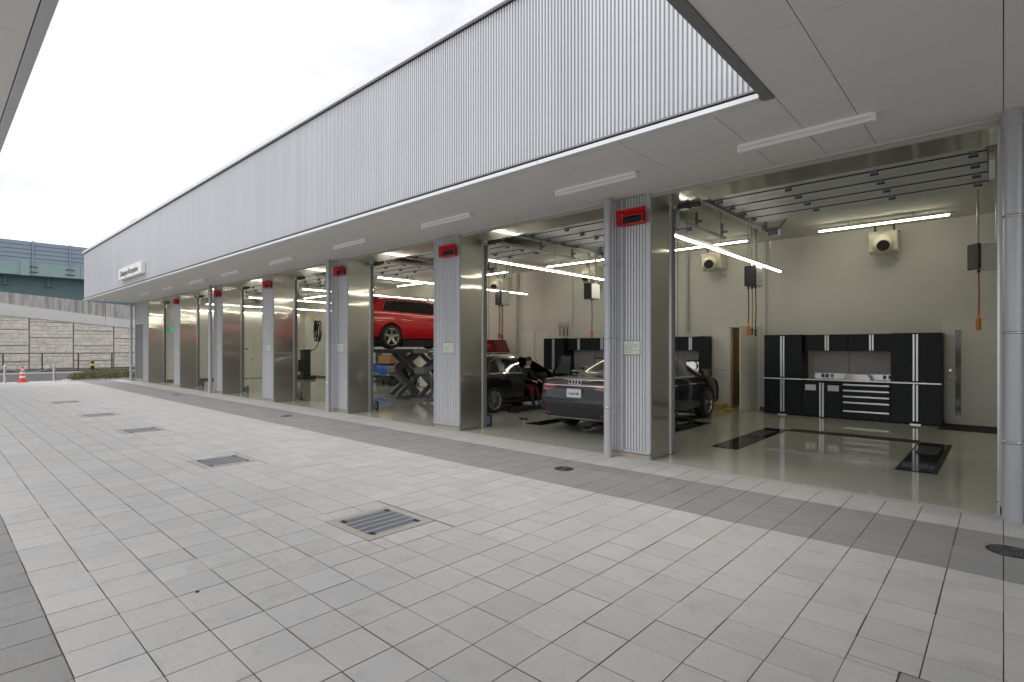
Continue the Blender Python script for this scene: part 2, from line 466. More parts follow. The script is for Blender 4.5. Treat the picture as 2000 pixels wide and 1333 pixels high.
    def build(s, name, mats, parent=None, org=None):
        if org is None:
            org = root_loc(parent) if parent else (0, 0, 0)
        o = bpy.data.objects.new(name, s.mesh(name, mats, org))
        COL.objects.link(o)
        if parent:
            o.parent = parent
        else:
            o.location = org
        return o


def root_loc(p):
    while p.parent:
        p = p.parent
    return tuple(p.get('_org', (0, 0, 0)))


def tag(o, label=None, cat=None, group=None, kind=None):
    if label: o['label'] = label
    if cat: o['category'] = cat
    if group: o['group'] = group
    if kind: o['kind'] = kind
    return o


def thing(name, label, cat, loc=(0, 0, 0), group=None, rz=0.0, local=False):
    """an Empty at the thing's base. Parts are given in world coordinates unless local"""
    o = bpy.data.objects.new(name, None)
    o.empty_display_size = 0.1
    COL.objects.link(o)
    o.location = loc; o.rotation_euler = (0, 0, rz)
    if not local:
        o['_org'] = list(loc)
    return tag(o, label, cat, group)


def copy_thing(root, loc, rz=None, label=None, parent=None):
    c = root.copy(); COL.objects.link(c)
    if parent is None:
        c.location = loc
        if rz is not None: c.rotation_euler = (0, 0, rz)
        if label: c['label'] = label
    else:
        c.parent = parent
    for ch in root.children:
        copy_thing(ch, None, parent=c)
    return c


def share(name, me, parent, loc=(0, 0, 0), rot=None):
    o = bpy.data.objects.new(name, me)
    COL.objects.link(o)
    o.parent = parent
    o.location = loc
    if rot: o.rotation_euler = rot
    return o


def text_mesh(body, size, mat, extrude=0.001, bold=0.0, align='CENTER'):
    cu = bpy.data.curves.new('lettering', 'FONT')
    cu.body = body; cu.size = size; cu.extrude = extrude; cu.offset = bold
    cu.align_x = align; cu.align_y = 'CENTER'
    o = bpy.data.objects.new('lettering', cu)
    COL.objects.link(o)
    dg = bpy.context.evaluated_depsgraph_get()
    me = bpy.data.meshes.new_from_object(o.evaluated_get(dg))
    bpy.data.objects.remove(o); bpy.data.curves.remove(cu)
    me.materials.clear(); me.materials.append(MT[mat])
    return me


NTH = ['nearest', 'second nearest', 'third nearest', 'fourth nearest', 'fifth nearest', 'sixth nearest', 'seventh nearest', 'eighth nearest', 'farthest']
ORD = ['first', 'second', 'third', 'fourth', 'fifth', 'sixth', 'seventh', 'eighth', 'ninth']
# ------------------------------------------------------------------ ground, road, paving
g = MB(); g.add([(-600, -600, -.06), (600, -600, -.06), (600, 600, -.06), (-600, 600, -.06)], [(0, 1, 2, 3)])
tag(g.build('ground', 'ground'), kind='structure')
rd = MB(); rd.box(-43.2, -120, -.055, -33.9, 120, -.02)
tag(rd.build('road', 'asphalt'), kind='structure')
vg = MB(); vg.box(-46.0, -120, -.05, -43.42, 120, .03)
tag(vg.build('verge', 'soil'), kind='structure')
pth = MB(); pth.box(-49.0, -120, -.05, -46.0, 120, .10)
tag(pth.build('path', 'asphalt'), kind='structure')
kb = MB()
for i in range(24):
    kb.box(-43.42, -30 + i * 2.5, -.05, -43.2, -30.01 + (i + 1) * 2.5, .07, b=.02)
tag(kb.build('kerb', 'kerb'), kind='structure')
ap = MB(); ap.box(-33.9, -60, -.055, -33.0, 60, -.004)
tag(ap.build('apron', 'kerb'), kind='structure')
fc = MB(); fc.box(3.0, -40, -.05, 40, 6.857, -.003); fc.box(-33.0, -40, -.05, 3.0, .48 + -9 * .298 - .002, -.003)  # unseen pale ground, added to bounce daylight up to the soffits
tag(fc.build('bounce_ground', 'kerb'), kind='structure')
fl = MB(); fl.box(-31.0, 6.86, -.05, 0.9, 14.5, 0.0)
FLOOR = tag(fl.build('workshop_floor', 'epoxy'), kind='structure')

P = 0.298
GR = [(-4.55 + 4.0 * 0, 2.45), (-8.42, 2.47), (-12.58, 2.47), (-16.12, 2.42), (-20.52, 2.42)]
HOLES = [(x, y, x + .72, y + .70) for x, y in GR] + [(-0.375, 2.60, 0.30, 3.215)]
JX0, JX1 = -111, 10
JY0, JY1 = -9, 21
pav = MB(); pav.add([(JX0 * P, .48 + JY0 * P, -.003), (3.0, .48 + JY0 * P, -.003), (3.0, 6.80, -.003), (JX0 * P, 6.80, -.003)], [(0, 1, 2, 3)])
PAVE = tag(pav.build('pavement', 'bed'), kind='structure')


def subtract(rects, h):
    res = []
    for (a, b, c, d) in rects:
        if h[0] >= c or h[2] <= a or h[1] >= d or h[3] <= b:
            res.append((a, b, c, d)); continue
        if b < h[1]: res.append((a, b, c, h[1]))
        if h[3] < d: res.append((a, h[3], c, d))
        y0, y1 = max(b, h[1]), min(d, h[3])
        if a < h[0]: res.append((a, y0, h[0], y1))
        if h[2] < c: res.append((h[2], y0, c, y1))
    return res


def flag(mb, a, b, c, d, z, mi=0, e=.0009):
    mb.add([(a, b, -.008), (c, b, -.008), (c, d, -.008), (a, d, -.008),
            (a, b, z - e), (c, b, z - e), (c, d, z - e), (a, d, z - e),
            (a + e, b + e, z), (c - e, b + e, z), (c - e, d - e, z), (a + e, d - e, z)],
           [(0, 1, 5, 4), (1, 2, 6, 5), (2, 3, 7, 6), (3, 0, 4, 7), (4, 5, 9, 8), (5, 6, 10, 9), (6, 7, 11, 10), (7, 4, 8, 11), (8, 9, 10, 11)], mi)


FW = Vector((-math.sin(YAW), math.cos(YAW))); RT = Vector((math.cos(YAW), math.sin(YAW)))


def seen_size(x, y):
    """rough size of one flag as seen from where the photograph was taken"""
    p = Vector((x, y)); d = p.dot(FW)
    if d < .6: return 0
    u, v = p.dot(RT) / d, 1.58 / d
    if abs(u) > .98 or v > .64: return 0
    return 1 / d ** 3


cells = []
for i in range(JX0, JX1):
    for j in range(JY0, JY1):
        dark = 1 if (j < 0 or 15 <= j < 19) else 0
        rs = [(i * P, .48 + j * P, (i + 1) * P, .48 + (j + 1) * P)]
        for h in HOLES:
            rs = subtract(rs, h)
        whole = len(rs) == 1 and abs((rs[0][2] - rs[0][0]) - P) < 1e-6 and abs((rs[0][3] - rs[0][1]) - P) < 1e-6
        cells.append((seen_size((i + .5) * P, .48 + (j + .5) * P) if whole else 0, i, j, dark, rs))
cells.sort(key=lambda c: -c[0])
tile_me = []
for mname in ('tile', 'tile_dark'):
    for gp in (.0024, .0031, .0040):
        q = MB(); hw = P / 2 - gp; flag(q, -hw, -hw, hw, hw, 0)
        tile_me.append(q.mesh('paving_tile', mname))
field = MB()
for n, (sz, i, j, dark, rs) in enumerate(cells):
    dz = random.uniform(-.0012, .0012)
    if n < 300 and sz > 0:
        o = share('paving_tile', tile_me[dark * 3 + random.choice((0, 1, 1, 2))], PAVE,
                  ((i + .5) * P + random.uniform(-.0012, .0012), .48 + (j + .5) * P + random.uniform(-.0012, .0012), dz),
                  (random.uniform(-.002, .002), random.uniform(-.002, .002), 0))
    else:
        for (a, b, c, d) in rs:
            if c - a < .02 or d - b < .02: continue
            gp = random.uniform(.0022, .0038)
            flag(field, a + gp, b + gp, c - gp, d - gp, dz, dark)
tag(field.build('paving_field', ['tile', 'tile_dark'], PAVE), kind='stuff')
th = MB(); th.box(-31.0, 6.742, -.03, 3.0, 6.857, .003)
tag(th.build('threshold_strip', 'kerb'), kind='structure')

# ------------------------------------------------------------------ drains
def drain_grate(k, x, y):
    t = thing('drain_grate', f'square steel drain grating in a concrete frame, {NTH[k] if k < 4 else "farthest"} of the row in the paving', 'drain', (x + .36, y + .35, 0), 'square drains along the paving')
    x1, y1 = x + .72, y + .70
    f = MB(); bw = .085; s = .006
    f.prism([(x + s, y + s), (x1 - s, y + s), (x1 - s, y1 - s), (x + s, y1 - s)], 'Z', -.03, -.014, 1)
    f.box(x + s, y + s, -.014, x1 - s, y + bw, .003, b=.003); f.box(x + s, y1 - bw, -.014, x1 - s, y1 - s, .003, b=.003)
    f.box(x + s, y + bw, -.014, x + bw, y1 - bw, .003); f.box(x1 - bw, y + bw, -.014, x1 - s, y1 - bw, .003)
    fo = f.build('frame', ['frame', 'pit_shade'], t)
    b = MB(); n = 30
    for i in range(n):
        yy = y + bw + .008 + (y1 - y - 2 * bw - .016) * (i + .5) / n
        b.box(x + bw + .004, yy - .0048, -.013, x1 - bw - .004, yy + .0048, .001)
    tag(b.build('bearing_bars', 'galv', t), kind='stuff')
    c = MB()
    for i in range(6):
        xx = x + bw + .02 + (x1 - x - 2 * bw - .04) * i / 5
        c.box(xx - .0022, y + bw + .002, -.012, xx + .0022, y1 - bw - .002, .0025)
    tag(c.build('cross_bars', 'lampwhite', t), kind='stuff')
    for sx in (0, 1):
        for sy in (0, 1):
            cx = x + bw + .045 if sx == 0 else x1 - bw - .045
            cy = y + bw + .035 if sy == 0 else y1 - bw - .035
            q = MB(); q.box(cx - .032, cy - .018, -.01, cx + .032, cy + .018, .004)
            q.build('lock_plate', 'iron', t)
    return t


for k, (x, y) in enumerate(GR):
    drain_grate(k, x, y)


def round_drain(x, y, r, label):
    t = thing('round_drain', label, 'drain', (x, y, 0), 'round drains in the grey strip')
    m = MB(); m.lathe([(r, 0), (r, .005), (r - .014, .006), (r - .016, .003), (.001, .0025)], (x, y, 0), n=36)
    m.build('lid', 'iron', t)
    for rr in (.25, .45, .65, .82):
        q = MB(); q.lathe([(r * rr - .006, .002), (r * rr - .005, .0065), (r * rr + .005, .0065), (r * rr + .006, .002)], (x, y, 0), n=32)
        q.build('ring', 'darkmetal', t)


round_drain(0.04, 5.68, .145, 'round black iron drain lid at the right edge beside the downpipe')
round_drain(-4.24, 5.64, .122, 'round black drain lid in the grey strip before the first ribbed pier')
round_drain(-12.27, 5.66, .122, 'round black drain lid in the grey strip before the third ribbed pier')
round_drain(-20.45, 5.70, .122, 'round black drain lid in the grey strip far down the row')
x, y = -3.85, 1.19
q = MB(); q.lathe([(.011, 0), (.012, .004), (.008, .005), (.0005, .002)], (x, y, 0), n=16)
tag(q.build('floor_plug', 'iron', org=(x, y, 0)), 'tiny round black plug set in a pale flag', 'plug')
t = thing('access_cover', 'concrete-edged access cover set in the paving at the bottom right', 'cover', (-.08, 2.94, 0))
f = MB(); a0, b0, a1, b1 = -.368, 2.607, .293, 3.208
f.box(a0, b0, -.03, a1, b0 + .05, .001, b=.004); f.box(a0, b1 - .05, -.03, a1, b1, .001, b=.004)
f.box(a0, b0 + .05, -.03, a0 + .05, b1 - .05, .001); f.box(a1 - .05, b0 + .05, -.03, a1, b1 - .05, .001)
f.build('frame', 'mortar', t)
f = MB(); f.box(a0 + .056, b0 + .056, -.03, a1 - .056, b1 - .056, -.002, b=.004); f.build('lid', 'kerb', t)

# ------------------------------------------------------------------ the service building
BLD = thing('service_building', 'long low grey service building with a ribbed metal fascia and open bays', 'building', (-15, 7, 0))
CR = [0.735, -3.65, -7.63, -11.65, -15.72, -19.73, -24.25]       # right faces of the piers
CW = 0.76
YF, YB = 6.86, 7.46
ZS = 3.75


def ribs(mb, x0, x1, y, z0, z1, pitch=.047, depth=.021, crest=.50, mi=0):
    """vertical trapezoid ribbing facing -Y"""
    n = max(1, round((x1 - x0) / pitch)); p = (x1 - x0) / n
    vs, fs = [], []
    prof = []
    for i in range(n):
        a = x0 + i * p
        prof += [(a, y + depth), (a + p * .10, y + depth), (a + p * .22, y), (a + p * (.22 + crest), y), (a + p * (.34 + crest), y + depth)]
    prof.append((x1, y + depth))
    for (x, yy) in prof:
        vs += [(x, yy, z0), (x, yy, z1)]
    for i in range(len(prof) - 1):
        fs.append((2 * i, 2 * i + 2, 2 * i + 3, 2 * i + 1))
    mb.add(vs, fs, mi)


# fascia
f = MB(); ribs(f, -31.0, 3.0, 4.905, 3.835, 5.86); f.build('fascia', 'rib', BLD)
f = MB(); f.box(-31.06, 4.93, 3.80, 3.0, 5.03, 5.86); f.build('fascia_backing', 'panel', BLD)
f = MB(); f.box(-31.08, 4.85, 5.885, 3.0, 5.16, 5.985, b=.006); f.build('coping', 'trim', BLD)
f = MB(); f.box(-31.06, 4.90, 5.86, 3.0, 5.1, 5.885); f.build('coping_gap', 'gap', BLD)
f = MB(); f.box(-31.05, 4.885, 3.818, -1.56, 4.93, 3.835); f.build('drip_lip', 'greytrim', BLD)
f = MB(); f.box(-31.04, 4.91, 3.788, -1.56, 4.93, 3.818); f.build('drip_gap', 'gap', BLD)
ed = []
xx = -31.05
while xx < -1.6:
    x2 = min(xx + 3.0, -1.56)
    f = MB(); f.box(xx + .002, 4.868, 3.742, x2 - .002, 4.965, 3.788, b=.003); f.build('edge_trim', 'trim', BLD)
    xx = x2
f = MB(); f.box(-31.06, 5.03, 5.6, 3.0, 14.8, 5.8); f.build('roof', 'roof', BLD)
# soffit boards
sb = MB(); sb.box(-31.05, 4.966, 3.765, 3.0, 6.859, 3.80)
SOF = sb.build('soffit', 'gap', BLD)
ORG = root_loc(BLD)


def soffit_run(parent, xs, rows, org, z=ZS):
    cache = {}
    for i in range(len(xs) - 1):
        for (ya, yb) in rows:
            w_, d_ = xs[i + 1] - xs[i], yb - ya
            key = (round(w_, 3), round(d_, 3))
            if key not in cache:
                q = MB(); q.box(-w_ / 2 + .003, -d_ / 2 + .003, 0, w_ / 2 - .003, d_ / 2 - .003, .0145, b=.0015)
                cache[key] = q.mesh('soffit_panel', 'soffit')
            share('soffit_panel', cache[key], parent, ((xs[i] + xs[i + 1]) / 2 - org[0], (ya + yb) / 2 - org[1], z - org[2] + random.uniform(0, .0008)))


soffit_run(SOF, [-31.0] + [float(v) for v in range(-30, -1)] + [-1.46], [(4.966, 5.92), (5.92, 6.858)], ORG)
soffit_run(SOF, [-1.46, -1.0, 0.0, 1.0, 2.0, 3.0], [(5.92, 6.858)], ORG)

# piers
for k, xr in enumerate(CR):
    xl = xr - CW
    c = MB(); c.box(xl + .03, YF + .03, .0, xr - .004, YB, 4.2, 0); c.box(xl + .01, YF + .012, .0, xr - .006, YF + .03, .075, 1)
    co = c.build('column', ['panel', 'plinth'], BLD)
    q = MB(); ribs(q, xl + .035, xr - .075, YF + .002, .115, ZS - .002, .047, .022, .44); q.build('ribbed_panel', 'rib', co)
    q = MB(); q.box(xr - .075, YF - .004, .10, xr + .002, YF + .03, ZS - .002); q.build('corner_trim', 'panel', co)
    q = MB(); q.box(xl - .002, YF - .004, .10, xl + .035, YF + .03, ZS - .002); q.build('corner_trim', 'panel', co)
    q = MB(); q.box(xl - .002, YF - .010, .076, xr - .003, YF + .012, .115, b=.004); q.build('foot_trim', 'pipe', co)
    for s_, xx in ((1, xr), (-1, xl)):
        q = MB(); q.box(xx, YF + .03, .004, xx + s_ * .004, YB, 3.76); q.build('jamb_plate', 'steel', co)
        q = MB(); q.box(xx + s_ * .004, YB, .004, xx + s_ * .022, YB + .035, 3.684); q.build('guide_edge', 'alu', co)
        q = MB(); q.box(xx - s_ * .03, YB + .035, .004, xx + s_ * (.045 if s_ > 0 else .02), YB + .075, 3.62); q.box(xx - s_ * .03, YB + .075, .02, xx + s_ * .02, YB + .115, 3.6)
        q.build('guide_rail', 'greytrim', co)
# end pier with a narrow ribbed door
c = MB(); c.box(-31.0, YF + .03, .0, -28.754, YB, 4.2, 0); c.box(-30.98, YF + .012, 0, -28.76, YF + .03, .075, 1)
co = c.build('column', ['panel', 'plinth'], BLD)
for a, b_ in ((-31.0, -30.88), (-29.60, -28.75)):
    q = MB(); q.box(a, YF, .08, b_, YF + .03, ZS - .002); q.build('flat_panel', 'panel', co)
q = MB(); q.box(-30.88, YF, 2.76, -29.60, YF + .03, ZS - .002); q.build('flat_panel', 'panel', co)
q = MB(); ribs(q, -30.86, -29.62, YF + .012, .12, 2.72, .047, .014, .5); q.build('ribbed_door', 'rib_shaded', co)
q = MB(); q.box(-30.88, YF + .002, 2.72, -29.60, YF + .028, 2.76); q.build('door_head', 'trim', co)
q = MB(); q.box(-30.88, YF + .002, .08, -29.60, YF + .028, .12); q.build('door_sill', 'pipe', co)
q = MB(); q.box(-28.75, YF + .03, .004, -28.746, YB, 3.76); q.build('jamb_plate', 'steel', co)
q = MB(); q.box(-28.746, YB, .004, -28.728, YB + .035, 3.684); q.build('guide_edge', 'alu', co)
q = MB(); q.box(-28.80, YB + .035, .004, -28.675, YB + .075, 3.62); q.build('guide_rail', 'darkmetal', co)
LEFTS = [xr - CW for xr in CR]
BAYS = [(CR[i + 1] if i + 1 < len(CR) else -28.75, LEFTS[i]) for i in range(len(CR))]
for a, b_ in BAYS:
    q = MB(); q.box(a + .005, YF + .017, 3.685, b_ - .005, YF + .021, 3.764); q.box(a + .005, YF + .021, 3.685, b_ - .005, YB, 3.689)
    q.build('lintel', 'steel', BLD)
    q = MB(); q.box(a + .004, YF + .001, 3.742, b_ - .004, YF + .016, 3.764); q.build('lintel_trim', 'soffit', BLD)
    q = MB(); q.box(a, YB - .002, 3.70, b_, YB + .09, 4.25); q.build('head_wall', 'wall', BLD)
# inside shell
q = MB(); q.box(-28.95, 14.30, 0, -5.31, 14.5, 4.9); q.box(-4.60, 14.30, 0, 1.0, 14.5, 4.9); q.box(-5.31, 14.30, 2.12, -4.60, 14.5, 4.9)
WB = q.build('back_wall', 'wall', BLD)
q = MB(); q.box(-28.95, YB, 0, -28.752, 14.3, 4.9); WL = q.build('end_wall', 'wall', BLD)
q = MB(); q.box(0.70, YB, 0, 0.9, 14.3, 4.9); q.build('end_wall', 'wall', BLD)
q = MB(); q.box(-28.95, YB, 4.26, 0.9, 14.3, 4.4); q.build('ceiling', 'ceil', BLD)
q = MB(); q.box(-28.75, 14.285, 0.002, -5.35, 14.30, .09); q.build('skirting', 'skirt', BLD)
q = MB(); q.box(-4.56, 14.285, 0.002, 0.70, 14.30, .09); q.build('skirting', 'skirt', BLD)
q = MB(); q.box(-28.752, 7.6, 0.002, -28.737, 14.28, .09); q.build('skirting', 'skirt', BLD)
# downpipes
for x in (0.06, -4.24, -12.26, -20.38, -31.02):
    r = .067 if x > -1 else .060
    p = MB(); p.cyl((x, 6.70, 0.0), (x, 6.70, ZS + .01), r, n=32)
    p.lathe([(r, .0), (r + .004, .0), (r + .004, .20), (r, .203)], (x, 6.70, 0), n=32, smooth=False)
    p.lathe([(r, 3.60), (r + .006, 3.60), (r + .006, ZS), (r, ZS)], (x, 6.70, 0), n=32, smooth=False)
    po = p.build('downpipe', 'pipe', BLD)
    for z in (.72, 1.72, 2.78):
        q = MB(); q.lathe([(r + .001, -.011), (r + .005, -.011), (r + .005, .011), (r + .001, .011)], (x, 6.70, z), n=20)
        q.tube([(x + r, 6.70, z), (x + r + .035, 6.71, z), (x + r + .05, YF, z)], .006, 6)
        q.cyl((x - r * .6, 6.70 - r * .9, z), (x - r * .2, 6.70 - r * 1.15, z), .008, n=6)
        q.build('clamp', 'clamp', po)
    q = MB(); q.cyl((x + .16, YF - .03, .1), (x + .16, YF - .03, ZS), .012, n=8); q.build('conduit', 'pipe', po)
# roof hatch hood seen above the parapet
q = MB(); q.box(-28.45, 6.2, 5.8, -27.55, 7.2, 7.08, 0); q.box(-28.55, 6.1, 7.08, -27.45, 7.3, 7.15, 0)
q.build('roof_hood', 'panel', BLD)

# ------------------------------------------------------------------ canopies over the court
CAN = thing('court_canopy', 'flat pale-boarded canopy overhead joining the fascia at the right', 'canopy', (1, 3, 3.75))
q = MB(); q.box(-1.46, -4.1, 3.765, 7.0, 4.96, 3.80); SB = q.build('soffit', 'gap', CAN)
soffit_run(SB, [-1.46, -1.0, 0.0, 1.0, 2.0, 3.0, 4.0], [(4.92, 5.92)] + [(y_, y_ + 1.0) for y_ in [3.92, 2.92, 1.92, .92, -.08, -1.08, -2.08]], (1, 3, 3.75))
q = MB(); q.box(-1.44, -4.1, 3.80, 7.0, 4.84, 4.05); q.build('deck', 'roof', CAN)
for ya, yb in ((-4.1, 1.9), (1.904, 4.3), (4.304, 4.962)):
    q = MB(); q.box(-1.545, ya, 3.735, -1.46, yb, 4.10, b=.004); q.build('edge_trim', 'greytrim', CAN)
CAN2 = thing('facing_canopy', 'grey-edged canopy of the building opposite at the top left', 'canopy', (-15, -2, 3.75))
q = MB(); q.box(-33, -1.5, 3.765, -1.55, .49, 3.80); SB = q.build('soffit', 'gap', CAN2)
soffit_run(SB, [float(v) for v in range(-20, -1)], [(-.49, .488), (-1.49, -.49)], (-15, -2, 3.75))
q = MB(); q.box(-33, -1.5, 3.80, -1.55, .49, 4.05); q.build('deck', 'roof', CAN2)
xx = -33.0
while xx < -1.6:
    x2 = min(xx + 2.4, -1.55)
    q = MB(); q.box(xx + .002, .49, 3.735, x2 - .002, .562, 4.10, b=.004); q.build('edge_trim', 'pipe', CAN2)
    xx = x2
# ------------------------------------------------------------------ signs, lamps and boxes on the front
t = thing('wall_sign', 'white box sign with black lettering on the ribbed fascia', 'sign', (-22.3, 4.9, 4.04))
q = MB(); q.box(-23.8, 4.76, 4.04, -20.8, 4.90, 4.43, b=.01); q.build('box', 'white', t)
me = text_mesh('Dialogue Reception', .30, 'ink', .002, .001)
half = max(v.co.x for v in me.vertices)
for word, al, sx in (('Dialogue', 'LEFT', -1), ('Reception', 'RIGHT', 1)):
    o = share('lettering', text_mesh(word, .30, 'ink', .002, .001, al), t, (-22.36 + 22.3 + sx * half * 1.03, 4.756 - 4.9, 4.225 - 4.04), (R(90), 0, 0)); o.scale = (1.03, .92, 1)


def funnel(mb, o0, o1, i0, i1, yo, yi, mi=0):
    """hood: outer rim (x0,z0,x1,z1) at yo tapering to inner rim at yi"""
    A = [(o0[0], yo, o0[1]), (o1[0], yo, o0[1]), (o1[0], yo, o1[1]), (o0[0], yo, o1[1])]
    B = [(i0[0], yi, i0[1]), (i1[0], yi, i0[1]), (i1[0], yi, i1[1]), (i0[0], yi, i1[1])]
    e = .006
    C = [(A[0][0] + e, yo, A[0][2] + e), (A[1][0] - e, yo, A[1][2] + e), (A[2][0] - e, yo, A[2][2] - e), (A[3][0] + e, yo, A[3][2] - e)]
    D = [(B[0][0] + e, yi - e, B[0][2] + e), (B[1][0] - e, yi - e, B[1][2] + e), (B[2][0] - e, yi - e, B[2][2] - e), (B[3][0] + e, yi - e, B[3][2] - e)]
    fs = []
    for k in range(4):
        n = (k + 1) % 4
        fs += [(k, n, n + 4, k + 4), (k + 8, n + 8, n, k), (k + 12, n + 12, n + 8, k + 8)]
    mb.add(A + B + C + D, fs, mi)


PIER = ['first', 'second', 'third', 'fourth', 'fifth', 'sixth']
for k in range(1, 7):
    xr = CR[k]
    t = thing('signal_box', f'red hooded display box high on the {PIER[k-1]} ribbed pier from the right', 'signal box', (xr - .26, YF, 3.33), 'red boxes on the piers')
    cx = xr - .26
    q = MB(); funnel(q, (cx - .24, 3.35), (cx + .24, 3.56), (cx - .185, 3.335), (cx + .185, 3.50), YF - .10, YF - .015)
    q.box(cx - .185, YF - .015, 3.335, cx + .185, YF - .001, 3.50); q.build('hood', 'red', t)
    q = MB()
    q.box(cx - .17, YF - .05, 3.345, cx + .17, YF - .021, 3.362); q.box(cx - .17, YF - .05, 3.472, cx + .17, YF - .021, 3.488)
    q.box(cx - .17, YF - .05, 3.362, cx - .15, YF - .021, 3.472); q.box(cx + .15, YF - .05, 3.362, cx + .17, YF - .021, 3.472)
    q.build('bezel', 'red', t)
    q = MB(); q.box(cx - .15, YF - .035, 3.362, cx + .15, YF - .022, 3.472); so = q.build('screen', 'screen', t)
    q = MB(); q.cyl((cx + .135, YF - .038, 3.378), (cx + .135, YF - .0351, 3.378), .006, n=10); q.build('indicator', 'dot', so)
    # notice
    t = thing('notice_plate', f'small pale green printed notice on the {PIER[k-1]} ribbed pier from the right', 'notice', (xr - .31, YF, 1.48), 'notices on the piers')
    nx = xr - .31
    q = MB(); q.box(nx - .15, YF - .012, 1.48, nx + .15, YF - .001, 1.685, b=.002); q.build('plate', 'notice', t)
    q = MB(); q.box(nx - .15, YF - .0135, 1.677, nx + .15, YF - .0122, 1.684); q.box(nx - .15, YF - .0135, 1.481, nx + .15, YF - .0122, 1.488); q.build('border', 'green', t)
    q = MB(); rng = random.Random(5)
    for hx in (-.04, 0.0, .04):
        q.box(nx + hx - .010, YF - .0135, 1.648, nx + hx + .010, YF - .0122, 1.652); q.box(nx + hx - .002, YF - .0145, 1.640, nx + hx + .003, YF - .0136, 1.662)
    for r_, zz in enumerate((1.622, 1.596, 1.570, 1.544, 1.518)):
        xx = nx - .122
        end = nx + (.122 if r_ in (0, 1, 3) else .03)
        while xx < end:
            w_ = rng.uniform(.006, .014)
            q.box(xx, YF - .0135, zz - .005, xx + w_, YF - .0122, zz + .005 * rng.uniform(.2, 1)); xx += w_ + rng.uniform(.003, .007)
    tag(q.build('print', 'green', t), kind='stuff')
    q = MB(); q.cyl((nx + .125, YF - .016, 1.503), (nx + .125, YF - .0125, 1.503), .005, n=8); q.build('screw', 'ink', t)
    # door sensor at the foot of the jamb
    if k == 1: continue
    bx = xr - .07
    t = thing('sensor_box', f'small pale blue sensor box on the floor behind the {PIER[k-1]} pier from the right', 'sensor', (bx, 7.66, 0), 'blue boxes at the door guides')
    q = MB(); q.box(bx - .05, 7.62, .03, bx + .045, 7.72, .20, b=.008); q.build('cover', 'bluebox', t)
    q = MB(); q.box(bx - .06, 7.72, .0, bx + .06, 7.745, .23); q.build('back_plate', 'darkmetal', t)

for k, x in enumerate((-2.11, -4.57, -7.54, -10.55, -13.72, -16.92, -19.70, -22.77, -25.75)):
    where = ['over the nearest bay, first from the right', 'second from the right', 'third from the right', 'fourth from the right', 'fifth from the right', 'sixth from the right', 'seventh from the right', 'eighth from the right', 'last at the far end'][k]
    t = thing('soffit_lamp', f'unlit white tube lamp under the soffit, {where}', 'lamp', (x + .625, 5.9, ZS), 'tube lamps under the soffit')
    q = MB(); q.prism([(5.862, ZS - .001), (5.938, ZS - .001), (5.93, ZS - .03), (5.87, ZS - .03)], 'X', x + .03, x + 1.22); q.build('batten', 'lampwhite', t)
    q = MB(); q.cyl((x + .045, 5.9, ZS - .050), (x + 1.205, 5.9, ZS - .050), .028, n=16); q.build('tube', 'tube', t)
    for xe in (x + .0, x + 1.205):
        q = MB(); q.box(xe, 5.865, ZS - .078, xe + .045, 5.935, ZS - .002, b=.008); q.build('end_cap', 'lampwhite', t)
for k, (x, y) in enumerate(((-29.6, 5.35), (-28.9, 5.75))):
    q = MB(); q.lathe([(.001, -.07), (.05, -.07), (.06, -.05), (.07, 0)], (x, y, ZS), n=16)
    tag(q.build('smoke_detector', 'lampwhite', org=(x, y, ZS)), f'small round white detector under the far end of the soffit, {["outer", "inner"][k]} one', 'detector')

